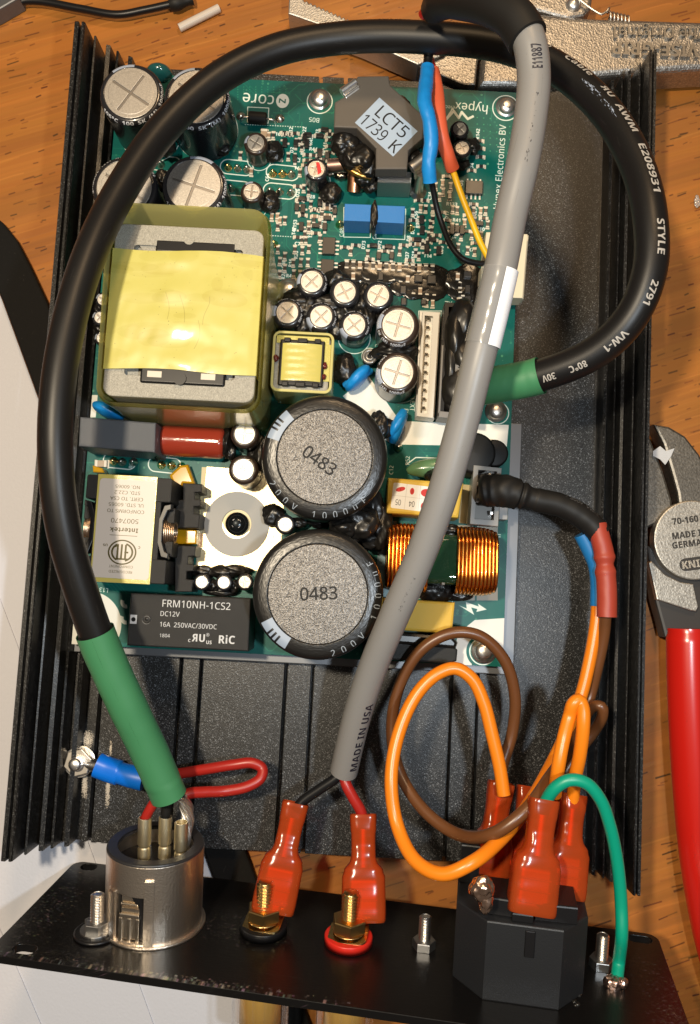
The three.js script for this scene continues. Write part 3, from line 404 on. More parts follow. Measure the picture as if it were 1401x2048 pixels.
for (const [px, py, rpx, h, lean, turn, spin, lx, lz] of [[646, 903, 127, 27, [0.05, 0, -0.02], 33, 0, -3, 3], [636, 1186, 132, 26, [0.01, 0, 0], -5, -78, 0.6, -0.6]]) {
  const c = B(px, py, h), r = rpx * mmp(px, py, h), o = part(board, 'main_capacitor', lathe([[0, 0], [r * 0.97, 0], [r, 1], [r, 1.8], [r * 0.985, 2.4], [r, 3], [r, h - 2.2], [r - 0.25, h - 1.3], [r - 0.8, h - 0.5], [r - 1.6, h - 0.05], [r - 3.6, h + 0.12], [r - 3.9, h - 0.02], [r - 3.95, h - 0.3], [0, h - 0.3]], 96), bigSleeve, [c.x, TOP, c.z], lean);
  part(o, 'metal_top', boxUV(prism(circle(r - 3.93, 80), 0.5, 0.15), 42), bigAlu, [0, h - 0.45, 0]);
  part(o, 'stamped_number', letters('0483', 3.1, 0.05, thinFont), mat(lin(0.004, 0.004, 0.004), 0.7), [lx * 0.4, h + 0.06, lz * 0.3], [0, R(-turn), 0]);
  const dk = mat(lin(1, 1, 1), 0.42, { map: bigTex, transparent: true }), pts = []; for (let i = 0; i <= 10; i++) pts.push([r - 3.7 + (2.9 + 0.15) * i / 10, h + 0.16 - 0.55 * Math.max(0, (i - 4) / 6) ** 2]);
  const g = lathe(pts, 90), P = g.attributes.position, uv = g.attributes.uv; for (let i = 0; i < P.count; i++) uv.setXY(i, 0.5 + P.getX(i) / (2 * r) * 1.02, 0.5 - P.getZ(i) / (2 * r) * 1.02);
  part(o, 'printed_sleeve_rim', g, dk, null, [0, R(-spin), 0]);
}

// ---------------------------------------------------------------- the other components on the board
const mid = (pts) => pts.reduce((s, p) => [s[0] + p[0] / pts.length, s[1] + p[1] / pts.length], [0, 0]);
// a solid whose top outline is measured in the photograph at height h; it stands from height b
function solid(name, px, h, m, { b = 0, bevel = 0.25, parent = board, label, uv = 0, holes } = {}) {
  const c = B(...mid(px), h), O = parent === board ? V(c.x, TOP + b, c.z) : V(0, 0, 0), base = parent === board ? O : V(parent.userDataBase.x, TOP, parent.userDataBase.z);
  const pts = px.map(([x, y]) => { const v = B(x, y, h); return [v.x - base.x, v.z - base.z]; });
  const g = prism(pts, h - b, Math.min(bevel, (h - b) / 2.2), holes);
  const o = part(parent, name, uv ? boxUV(g, uv) : g, m, parent === board ? O : [0, TOP + b - parent.userDataBase.y, 0], null, label);
  o.userDataBase = parent === board ? O : null;
  return o;
}
const quad = (x0, y0, x1, y1, s = 0.05) => [[x0, y0], [x1, y0 + (x1 - x0) * s], [x1 - (y1 - y0) * s * 0.6, y1 + (x1 - x0) * s], [x0 - (y1 - y0) * s * 0.6, y1]];
const text = (w, h, bg, lines, { radius = 0, fg = '#222', extra } = {}) => canvasTex(w, h, (g) => { g.clearRect(0, 0, w, h); if (bg) { g.fillStyle = bg; g.beginPath(); g.roundRect(0, 0, w, h, radius); g.fill(); } g.fillStyle = fg; for (const [s, x, y, size, align = 'left', weight = '', max] of lines) { g.font = `${weight} ${size}px sans-serif`; g.textAlign = align; g.textBaseline = 'middle'; g.fillText(s, x, y, max); } extra?.(g, w, h); });
function label(parent, name, w, d, tex, y, { x = 0, z = 0, turn = 0, rough = 0.5, tilt = 0 } = {}) { return part(parent, name, new THREE.PlaneGeometry(w, d, 8, 8).rotateX(-Math.PI / 2), mat(lin(0.9, 0.9, 0.9), rough, { map: tex, transparent: true, specularIntensity: 0.4 }), [x, y, z], [tilt, R(-turn), 0]); }
const yellowFilm = mat(lin(0.55, 0.49, 0.13), 0.22, { clearcoat: 0.6, clearcoatRoughness: 0.12, bumpMap: coarseTex, bumpScale: 0.00002 }), oliveFilm = mat(lin(0.78, 0.72, 0.28), 0.25, { transmission: 0.35, clearcoat: 0.5, clearcoatRoughness: 0.15 }), ferrite = mat(lin(0.52, 0.5, 0.43), 0.6, { bumpMap: grainTex, bumpScale: 0.00004, map: wearTex }), darkFerrite = mat(lin(0.1, 0.088, 0.075), 0.5, { bumpMap: coarseTex, bumpScale: 0.00002 });

{ // the big transformer wrapped in yellow tape
  const h = 27, c = B(372, 630, h), core = part(board, 'transformer', boxUV(mg(bxb(36.5, h, 43, 1.2), ), 20), ferrite, [c.x, TOP, c.z], null, 'big transformer wrapped in yellow tape');
  core.userDataBase = V(c.x, TOP, c.z);
  // recesses of the core at both ends with the black bobbin showing
  const L = (px, py, hh = h) => { const v = B(px, py, hh); return [v.x - c.x, v.z - c.z]; };
  part(core, 'core_rim', boxUV(prism(rrect(37.3, 44, 2.5), 2.2, 0.35, [rrect(28, 34, 1.2)]), 20), ferrite, [0, h + 0.02, 0]);
  const b1 = L(395, 502), b2 = L(365, 760);
  part(core, 'bobbin', mg(bx(20, 2.2, 3.2, 0.5).translate(b1[0], h + 1.2, b1[1]), bx(21, 2.6, 4.4, 0.6).translate(b2[0] + 0.6, h + 1.5, b2[1] - 0.4), bx(12, 2.4, 3.6, 0.9).translate(b2[0] + 0.2, h + 0.9, b2[1] + 2.6), cyl(1.4, 1.6, 2.4, 20).translate(b2[0], h + 0.8, b2[1] + 0.4)), M.black, [0, 0, 0]);
  for (const s of [-1, 1]) part(core, 'bobbin_tag', bx(3.6, 0.3, 1.6, 0.1), mat(lin(0.55, 0.5, 0.42), 0.4), [b2[0] + 0.3 + s * 6.6, h + 2.85, b2[1] - 0.4]);
  part(core, 'core_recess', boxUV(mg(prism([[-13.5, -18.4], [13.5, -18.4], [11, -15.2], [-11, -15.2]], 0.3, 0.1), bx(2.4, 1.2, 3, 0.8).translate(0, 0.1, -17)), 20), ferrite, [-0.3, h + 1.3, 0]);
  part(core, 'core_gate', boxUV(mg(bx(24, 1.2, 3.2, 0.3).translate(-0.4, h + 0.9, L(372, 478)[1]), cyl(1.3, 1.3, 2, 20).translate(0, h + 0.5, L(378, 487)[1])), 20), ferrite);
  // the tape over the top: a bowed sheet that folds down the sides
  const P = (u, v) => { const x = (u - 0.5) * 37.6, z0 = L(380, 512)[1], z1 = L(362, 748)[1], z = z0 + (z1 - z0) * v; const bow = 0.55 * Math.sin(Math.PI * u) * (0.4 + 0.6 * Math.sin(Math.PI * v)) + 0.22 * noise(u * 5, v * 5, 3) + 0.1 * noise(u * 14, v * 9, 8) + 0.22 * Math.exp(-(((u - 0.45) / 0.12) ** 2)) * Math.sin(v * 22); return [x, h + 2.9 + bow * 0.9 - 0.5 * Math.max(0, Math.abs(u - 0.5) * 2 - 0.9) * 6, z + 0.35 * Math.sin(u * 7 + v * 2)]; };
  const g = new THREE.PlaneGeometry(1, 1, 60, 60), p = g.attributes.position; for (let i = 0; i < p.count; i++) p.setXYZ(i, ...P(p.getX(i) + 0.5, 0.5 - p.getY(i))); g.computeVertexNormals();
  const filth = canvasTex(512, 512, (k, w, hh) => { k.fillStyle = '#d2cd7c'; k.fillRect(0, 0, w, hh); for (let i = 0; i < 40; i++) { k.fillStyle = `rgba(150,130,40,${rr(0.03, 0.09)})`; k.beginPath(); k.ellipse(rr(0, w), rr(0, hh), rr(10, 100), rr(6, 40), 0, 0, 7); k.fill(); } for (let i = 0; i < 110; i++) { k.fillStyle = `rgba(60,50,20,${rr(0.1, 0.6)})`; k.beginPath(); k.arc(rr(0, w), rr(0, hh), rr(0.5, 1.7), 0, 7); k.fill(); } for (let i = 0; i < 4; i++) { k.strokeStyle = 'rgba(90,80,30,.5)'; k.lineWidth = 1; k.beginPath(); let x = rr(80, w - 80), y = rr(60, hh - 150); k.moveTo(x, y); k.bezierCurveTo(x + 10, y + 40, x + rr(-20, 40), y + 60, x + rr(-30, 50), y + 120); k.stroke(); } });
  part(core, 'yellow_tape', g, mat(lin(0.8, 0.78, 0.62), 0.4, { map: filth, clearcoat: 0.14, clearcoatRoughness: 0.12 }));
  for (const s of [-1, 1]) part(core, 'tape_side', bx(0.3, h - 1, Math.abs(L(362, 748)[1] - L(380, 512)[1]), 0.1), yellowFilm, [s * 18.75, h / 2 + 2.4, (L(362, 748)[1] + L(380, 512)[1]) / 2]);
  // the wrapping film standing round the core: a wall with an uneven, outward-leaning rim
  const wrapped = (w, d, r, hh, ov) => { const n = 120, ring = rrect(w, d, r, 14), pos = [], idx = [], m = 10; const per = []; let s = 0; for (let i = 0; i <= ring.length; i++) per.push(ring[i % ring.length]); for (let i = 0; i < per.length; i++) for (let j = 0; j <= m; j++) { const t = j / m, [x, z] = per[i], far = Math.max(0, -z / (d / 2)), lean = 1 + 0.018 * t * t + 0.012 * noise(x * 0.15, z * 0.15, t * 2) * (i % (per.length - 1) ? 1 : 1); pos.push(x * lean, hh * t * (1 + (0.1 * far + 0.02 * noise(x * 0.2, z * 0.2, 4)) * t), z * lean - far * 1.6 * t * t); } for (let i = 0; i < per.length - 1; i++) for (let j = 0; j < m; j++) { const a = i * (m + 1) + j, b = a + m + 1; idx.push(a, b, a + 1, b, b + 1, a + 1); } const q = new THREE.BufferGeometry(); q.setAttribute('position', new THREE.Float32BufferAttribute(pos, 3)); q.setAttribute('uv', new THREE.Float32BufferAttribute(new Float32Array(pos.length / 3 * 2), 2)); q.setIndex(idx); q.computeVertexNormals(); return q; };
  part(core, 'wrapping_film', wrapped(39, 47, 4, h + 3.4), oliveFilm, [-0.1, 0, 0]); part(core, 'wrapping_film', wrapped(40, 48, 4.4, h + 1.6), mat(lin(0.8, 0.74, 0.3), 0.2, { transmission: 0.6, clearcoat: 0.4 }), [0.1, 0, 0.1]);
}
{ // the small transformer
  const h = 14, c = B(604, 728, h), o = part(board, 'small_transformer', boxUV(prism(rrect(14.6, 14.8, 0.9), h, 0.3), 20), ferrite, [c.x, TOP, c.z], null, 'small transformer with a yellow winding');
  part(o, 'bobbin', mg(bx(11.8, 1.4, 12.4, 0.4), ...[-1, 1].flatMap((s) => [-1, 0, 1].map((k) => bx(k ? 1.7 : 2.6, 1.8, 1.2, 0.25).translate(k * 4, 0.5, s * 5.9)))), M.black, [0, h + 0.5, 0]);
  const g = new THREE.PlaneGeometry(10.4, 10, 20, 24).rotateX(-Math.PI / 2), p = g.attributes.position; for (let i = 0; i < p.count; i++) p.setY(i, 1.1 * Math.sqrt(Math.max(0, 1 - (p.getX(i) / 5.6) ** 2)) + 0.035 * Math.sin(p.getZ(i) * 3.2)); g.computeVertexNormals();
  part(o, 'winding_tape', g, yellowFilm, [0, h + 1.0, 0]);
  part(o, 'wrapping_film', prism(rrect(16.2, 16.4, 2), h + 1, 0.2, [rrect(15.2, 15.4, 1.5)]), oliveFilm, [0.2, 0, -0.3]);
  part(o, 'film_fold', mg(bx(14, 0.3, 2.1, 0.1).translate(0, 0, -6.4), bx(1.9, 0.32, 10, 0.1).translate(6.6, 0, -0.5)), yellowFilm, [0, h + 0.2, 0]);
  part(o, 'winding_lead', mg(blob(0.7, 1, 1, 1.4).translate(-6.9, 0.4, -1), blob(0.6, 1, 1, 1.6).translate(6.2, 0.6, 0.4), blob(0.6, 1, 1, 1.2).translate(6.1, 0.6, 3.4)), mat(lin(0.12, 0.02, 0.015), 0.15), [0, h + 0.3, 0]);
}
{ // the power-factor transformer with the certification label, upside down
  const h = 19, c = B(252, 1058, h), o = part(board, 'labelled_transformer', mg(...[-1, 1].map((s) => prism(rrect(21.8, 6.2, 0.5), h, 0.25).translate(0, 0, s * 10.4)), prism(rrect(17, 17, 0.5), h - 0.2, 0.25)), M.plastic, [c.x, TOP, c.z], null, 'black transformer with an upside-down silver label');
  for (const s of [-1, 1]) { part(o, 'clip', prism([[-1.2, -7], [0.6, -6.6], [1.8, -3], [1.8, 3], [0.6, 6.6], [-1.2, 7], [-1.2, 5.6], [-0.3, 5.2], [0.6, 2.6], [0.6, -2.6], [-0.3, -5.2], [-1.2, -5.6]].map(([x, z]) => [s * -x, z]), 3, 0.2), M.black, [s * 9.9, h - 3.2, 0]);
    const wind = []; for (let i = 0; i < 6; i++) wind.push(new THREE.TorusGeometry(3.6 - i * 0.25, 0.22, 8, 30).rotateY(Math.PI / 2).scale(1, 1, 1.15).translate(s * (9.4 + i * 0.42), 0, 0)); part(o, 'winding', mg(wind), metal(lin(0.66, 0.5, 0.36), 0.3), [0, h - 5, 0]); part(o, 'winding_end', mg(bx(2.2, 7, 4, 0.3).translate(s * 10.6, h - 6, -4.2), bx(2.2, 7, 4, 0.3).translate(s * 10.6, h - 6, 4.4)), M.plastic); }
  part(o, 'yellow_tape', bx(15.2, 0.3, 27.4, 0.1), yellowFilm, [-0.4, h + 0.16, 0]);
  const ink = '#554f2e', t = text(512, 1024, '#d2ccc5', [['RECOGNIZED', 256, 70, 36, 'center', '', 250], ['COMPONENT', 256, 124, 36, 'center', '', 250], ['Intertek', 256, 500, 64, 'center', 'bold', 270], ['5007470', 256, 594, 66, 'center', '', 280], ['CONFORMS TO', 256, 694, 50, 'center', '', 430], ['UL STD. 60065', 256, 760, 50, 'center', '', 410], ['CERT. TO CSA', 256, 824, 50, 'center', '', 410], ['STD. C22.2', 256, 888, 50, 'center', '', 300], ['NO. 60065', 256, 948, 48, 'center', '', 290], ['C', 106, 330, 36, 'center', 'bold'], ['US', 412, 336, 36, 'center', 'bold']], { radius: 34, fg: ink, extra: (g) => { g.fillRect(132, 440, 250, 5); g.strokeStyle = ink; g.lineWidth = 14; g.beginPath(); g.arc(256, 270, 122, 0, 7); g.stroke(); g.lineWidth = 17; g.lineJoin = 'miter'; g.beginPath(); g.arc(256, 270, 92, R(110), R(250)); g.stroke(); g.beginPath(); g.moveTo(200, 270); g.lineTo(236, 270); g.moveTo(226, 200); g.lineTo(226, 348); g.moveTo(196, 200); g.lineTo(300, 200); g.moveTo(262, 200); g.lineTo(262, 352); g.moveTo(298, 190); g.lineTo(298, 340); g.lineTo(338, 318); g.stroke(); g.beginPath(); g.arc(256, 270, 92, R(-60), R(60)); g.stroke(); } });
  label(o, 'certification_label', 14.4, 25.2, t, h + 0.42, { x: -0.3, turn: 180.5, rough: 0.38 });
}
{ // the black comb that spaces the heat pad
  const q = [[366, 966], [404, 968], [404, 984], [390, 985], [390, 998], [402, 999], [401, 1012], [388, 1013], [388, 1027], [400, 1028], [397, 1056], [352, 1056], [352, 1000], [366, 999]];
  solid('plastic_comb', q, 9, M.plastic); solid('plastic_comb', [[350, 1090], [392, 1092], [390, 1112], [377, 1113], [376, 1128], [388, 1129], [387, 1142], [374, 1143], [373, 1158], [386, 1160], [384, 1184], [350, 1184]], 9, M.plastic);
  const kap = mat(lin(0.75, 0.4, 0.01), 0.12, { transmission: 0.35, clearcoat: 0.6 }); solid('amber_tape', [[352, 1058], [394, 1060], [393, 1088], [350, 1088]], 6, kap, { bevel: 0.4 }); solid('amber_tape', [[338, 950], [360, 930], [376, 928], [390, 968], [368, 968], [352, 1000], [346, 970]], 4, kap, { bevel: 0.8 }); solid('amber_tape', [[185, 930], [205, 936], [210, 946], [186, 944]], 4, kap, { bevel: 0.4 });
}
{ // grey box capacitor, red film capacitor
  solid('box_capacitor', [[160, 833], [312, 845], [310, 905], [157, 892]], 14, mat(lin(0.1, 0.106, 0.118), 0.42, { bumpMap: grainTex, bumpScale: 0.00003 }), { bevel: 0.5, label: 'grey box capacitor' });
  const c = B(381, 878, 9), o = part(board, 'film_capacitor', lathe([[0, -9], [3, -9], [4.1, -8.3], [4.35, -7.4], [4.35, 7.4], [4.1, 8.3], [3, 9], [0, 9]], 40).rotateZ(Math.PI / 2), mat(lin(0.3, 0.035, 0.017), 0.16, { clearcoat: 0.7, clearcoatRoughness: 0.08, bumpMap: coarseTex, bumpScale: 0.00002 }), [c.x, TOP + 4.6, c.z], null, 'glossy dark red film capacitor lying on its side');
  part(o, 'glue', mg(blob(2.9, 0.55, 1.5, 1.9).translate(-9.3, 0.6, 0), blob(2.6, 0.7, 1.3, 1.7).translate(9.6, 0.4, -0.4), blob(1.6, 0.9, 1, 1.3).translate(10.6, 0.6, 2.6)), M.glue);
}
// yellow film capacitors
{ const ym = mat(lin(0.62, 0.4, 0.045), 0.42, { bumpMap: grainTex, bumpScale: 0.00003 });
  const o = solid('yellow_capacitor', [[777, 955], [928, 966], [918, 1036], [773, 1026]], 11, ym, { bevel: 0.7, label: 'yellow box capacitor with a date label marked in red' });
  const t = text(512, 256, '#e9e6e0', [['03', 352, 62, 76, 'center', '', 56], ['04', 402 - 150, 62, 1, 'center']], { radius: 16, fg: '#333', extra: (g) => { g.strokeStyle = '#b9b4ad'; g.lineWidth = 3; for (const x of [128, 256, 384]) { g.beginPath(); g.moveTo(x, 0); g.lineTo(x, 256); g.stroke(); } g.beginPath(); g.moveTo(0, 128); g.lineTo(512, 128); g.stroke(); g.fillStyle = '#333'; g.font = '78px sans-serif'; g.fillText('01', 64, 64, 56); g.fillText('02', 64, 64, 0.01); g.fillText('05', 448, 64, 56); g.clearRect(0, 0, 0, 0); g.fillStyle = '#e9e6e0'; g.fillRect(312, 20, 68, 90); g.fillRect(20, 20, 90, 90); g.fillStyle = '#333'; g.fillText('04', 320, 64, 56); g.fillText('03', 192, 64, 56); g.fillText('02', 64, 64, 56); g.fillText('11', 64, 192, 40); const red = (x, y, a, b, r) => { g.fillStyle = 'rgba(190,20,14,.85)'; g.beginPath(); g.ellipse(x, y, a, b, r, 0, 7); g.fill(); g.fillStyle = 'rgba(130,10,10,.6)'; g.fillRect(x - 3, y - b * 0.6, 6, b * 1.2); }; red(200, 56, 34, 42, 0.1); red(196, 190, 52, 40, 0); red(330, 190, 20, 34, 0); red(440, 196, 46, 22, -0.4); red(70, 200, 38, 18, 0.3); } });
  label(o, 'date_label', 14.5, 6.8, t, 11.03, { x: -1.3, z: 0.2, turn: 184 });
  solid('yellow_capacitor', [[768, 1196], [911, 1205], [905, 1268], [762, 1258]], 11, ym, { bevel: 0.7, label: 'plain yellow box capacitor' });
  solid('black_clamp', [[726, 1290], [745, 1272], [905, 1290], [916, 1300], [914, 1322], [900, 1328], [728, 1316]], 9, M.plastic, { bevel: 0.5 }); solid('black_clamp', [[765, 1262], [905, 1272], [917, 1285], [912, 1298], [760, 1285]], 10, M.glue, { bevel: 0.9 });
}
{ // relay
  const o = solid('relay', [[262, 1186], [502, 1197], [497, 1303], [254, 1291]], 14, M.plastic, { bevel: 0.35, label: 'black relay with white lettering' });
  const t = text(1024, 460, null, [['FRM10NH-1CS2', 262, 78, 86, 'left', '', 640], ['DC12V', 254, 168, 58, 'left', '', 190], ['16A  250VAC/30VDC', 256, 260, 56, 'left', '', 500], ['1804', 262, 356, 42, 'left', '', 110], ['C', 512, 388, 38, 'left', 'bold'], ['ЯU', 545, 362, 92, 'left', 'bold', 120], ['US', 668, 396, 42, 'left', 'bold'], ['®', 664, 332, 40, 'left'], ['RiC', 770, 366, 96, 'left', 'bold', 160]], { fg: '#c9ccd0', extra: (g) => { g.fillStyle = '#c9ccd0'; g.fillRect(0, 190, 58, 78); g.fillStyle = '#161514'; g.beginPath(); g.arc(28, 230, 19, 0, 7); g.fill(); g.strokeStyle = 'rgba(140,140,140,.6)'; g.lineWidth = 10; g.beginPath(); g.arc(142, 228, 34, 0, 7); g.stroke(); } });
  label(o, 'printed_lettering', 30.4, 13.6, t, 14.03, { turn: 2.6 - 3 + 0.2, rough: 0.5 });
  const d = B(294, 1238, 14), e = B(...mid([[262, 1186], [502, 1197], [497, 1303], [254, 1291]]), 14); part(o, 'vent_plug', lathe([[0, 0.1], [0.4, 0.1], [0.5, -0.1], [0.8, -0.1], [0.9, 0.16], [1.15, 0.16], [1.2, 0]], 24), M.black, [d.x - e.x, 14, d.z - e.z]);
}
{ // common-mode choke: two windings of varnished wire on a green core
  const r = 7.4, c = B(892, 1118, 14), o = part(board, 'choke_core', boxUV(bx(25, 12.5, 13.2, 2.2, 4), 10), mat(lin(0.012, 0.07, 0.03), 0.14, { clearcoat: 0.8, bumpMap: coarseTex, bumpScale: 0.0003 }), [c.x, TOP + 7.6, c.z], null, 'common-mode choke with two orange wire windings on a green core');
  const wire = metal(lin(0.95, 0.36, 0.06), 0.26, { clearcoat: 0.6 }), loop = (x, k) => { const e = 1 - 0.1 * k * k; return sweep(curve(rrect(17.2 * e, 15.6 * e, 5.2, 6).map(([a, b]) => V(x + 0.08 * a / 8, b * 0.92, a)), true), 0.47, 56, 8, { caps: false }); };
  for (const s of [-1, 1]) { const gs = [], n = s < 0 ? 11 : 11; for (let i = 0; i < n; i++) { const x = s > 0 ? 3.3 + i * 1.0 : -4.9 - i * 0.98; gs.push(loop(x, Math.max(0, (i - (n - 5)) / 4) + (i === 0 ? 0.3 : 0))); } part(o, 'winding', mg(gs), wire); part(o, 'winding_fill', bx(10.4, 13, 15, 2.5, 3), mat(lin(0.12, 0.025, 0.008), 0.3), [s > 0 ? 8.2 : -9.7, -0.4, 0]); }
  part(o, 'glue', mg(blob(3, 1.6, 0.8, 1).translate(-1.5, -1, 8.6), blob(2.2, 2, 0.8, 0.8).translate(4, -2.4, 9), blob(2.4, 1.4, 1, 0.8).translate(1.2, 1, -7.8)), M.glue);
  for (const [x, z] of [[-1.2, -6.2], [-0.4, 6.4]]) part(o, 'divider', bx(0.8, 3, 0.6, 0.1), mat(lin(0.3, 0.26, 0.2), 0.5), [x, 5.2, z]);
}
{ // connectors
  const o = solid('pin_header', [[840, 622], [882, 624], [869, 838], [832, 834]], 4.6, M.whitePlastic, { bevel: 0.2, label: 'long off-white pin header' }); const oB = o.userDataBase, mk = mat(lin(0.78, 0.76, 0.7), 0.4, { transmission: 0.15 });
  const at2 = (x, y, h) => { const v = B(x, y, h); return [v.x - oB.x, v.z - oB.z]; };
  part(o, 'shroud', prism([[846, 622], [880, 624], [867, 836], [834, 832]].map(([x, y]) => at2(x, y, 7)), 2.2, 0.15, [[[849, 629], [868, 631], [857, 828], [840, 826]].map(([x, y]) => at2(x, y, 7))]), mk, [0, 4.6, 0]);
  for (let i = 0; i < 11; i++) { const [x, z] = at2(857 - i * 0.95, 637 + i * 17.9, 6); part(o, 'pin', mg(bxb(0.9, 1.6, 0.9, 0.12), new THREE.ConeGeometry(0.6, 0.5, 4).rotateY(Math.PI / 4).translate(0, 1.8, 0)), M.solder, [x, 4.5, z]); }
  const q = [[893, 606], [968, 610], [955, 838], [880, 832]], h = 11, k = solid('black_connector', q, 3, M.black, { label: 'black shrouded connector filled with glue' }), kB = k.userDataBase, a3 = (x, y, hh) => { const v = B(x, y, hh); return [v.x - kB.x, v.z - kB.z]; };
  part(k, 'shroud', prism([[890, 604], [970, 609], [956, 842], [877, 832]].map(([x, y]) => a3(x, y, h)), 8, 0.15, [[[897, 612], [962, 616], [948, 828], [887, 824]].map(([x, y]) => a3(x, y, h))]), M.black, [0, 3, 0]);
  part(k, 'shroud_rim', mg(...[[[878, 834], [956, 842], [957, 830], [879, 822]], [[884, 690], [888, 690], [881, 826], [877, 826]]].map((s) => prism(s.map(([x, y]) => a3(x, y, h + 0.4)), 0.5, 0.1))), mat(lin(0.2, 0.19, 0.18), 0.4), [0, h - 0.1, 0]);
  part(k, 'glue', mg(...[[928, 634, 3.4, 0.9, 1, 1.5], [912, 668, 3.2, 0.75, 1.1, 2], [940, 672, 3, 0.8, 1.1, 1.9], [930, 712, 3.4, 1, 0.9, 1.5], [905, 722, 2.6, 0.7, 0.9, 2.4], [915, 775, 3.6, 1, 0.7, 1.6], [928, 798, 3.4, 1.2, 0.6, 1.3]].map(([x, y, r, sx, sy, sz]) => { const [X, Z] = a3(x, y, 12); return blob(r * 1.2, sx, sy, sz, 0.12, 0.8).translate(X, 10.2, Z); })), M.glue);
  const [wx, wz] = a3(925, 730, 14); part(k, 'plug_window', mg(bx(3.4, 0.8, 4, 0.2), bx(0.5, 1.4, 3.4, 0.1), bx(2.6, 1.3, 0.5, 0.1)), mat(lin(0.22, 0.21, 0.2), 0.4), [wx, 12.4, wz]);
  const w = solid('speaker_connector', [[972, 468], [1058, 470], [1048, 598], [962, 592]], 4, M.cream, { label: 'cream speaker connector under the grey cable' }), wB = w.userDataBase, a4 = (x, y, hh) => { const v = B(x, y, hh); return [v.x - wB.x, v.z - wB.z]; };
  part(w, 'shroud', prism([[973, 464], [990, 464], [990, 476], [1000, 477], [1000, 466], [1056, 468], [1046, 596], [984, 594], [985, 560], [962, 558], [964, 530], [985, 530], [986, 512], [968, 510]].map(([x, y]) => a4(x, y, 10)), 6, 0.2), M.cream, [0, 4, 0]);
  part(w, 'end_shroud', prism([[966, 543], [984, 543], [978, 612], [960, 610]].map(([x, y]) => a4(x, y, 9)), 5, 0.15), mat(lin(0.42, 0.42, 0.42), 0.35), [0, 4, 0]);
  const m = solid('mains_connector', [[950, 932], [1003, 938], [996, 1050], [942, 1046]], 8, mat(lin(0.2, 0.19, 0.17), 0.3, { transmission: 0.25 }), { label: 'grey mains socket at the board edge' }), mB = m.userDataBase, a5 = (x, y, hh) => { const v = B(x, y, hh); return [v.x - mB.x, v.z - mB.z]; };
  part(m, 'shroud', prism([[948, 930], [1004, 936], [997, 1053], [940, 1048]].map(([x, y]) => a5(x, y, 11)), 3, 0.15, [[[956, 938], [996, 942], [989, 1042], [948, 1039]].map(([x, y]) => a5(x, y, 11))]), mat(lin(0.36, 0.35, 0.33), 0.3, { transmission: 0.3 }), [0, 8, 0]);
  for (const [x, y] of [[958, 968], [956, 1000], [984, 1026], [980, 950]]) { const [X, Z] = a5(x, y, 11); part(m, 'pin', bxb(1, 3, 1, 0.2), M.tin, [X, 8, Z]); }
  const [lx, lz] = a5(1008, 1022, 6); part(m, 'latch', bxb(2.4, 5.5, 4.6, 0.2), mat(lin(0.3, 0.3, 0.3), 0.4), [lx, 0.2, lz]);
}
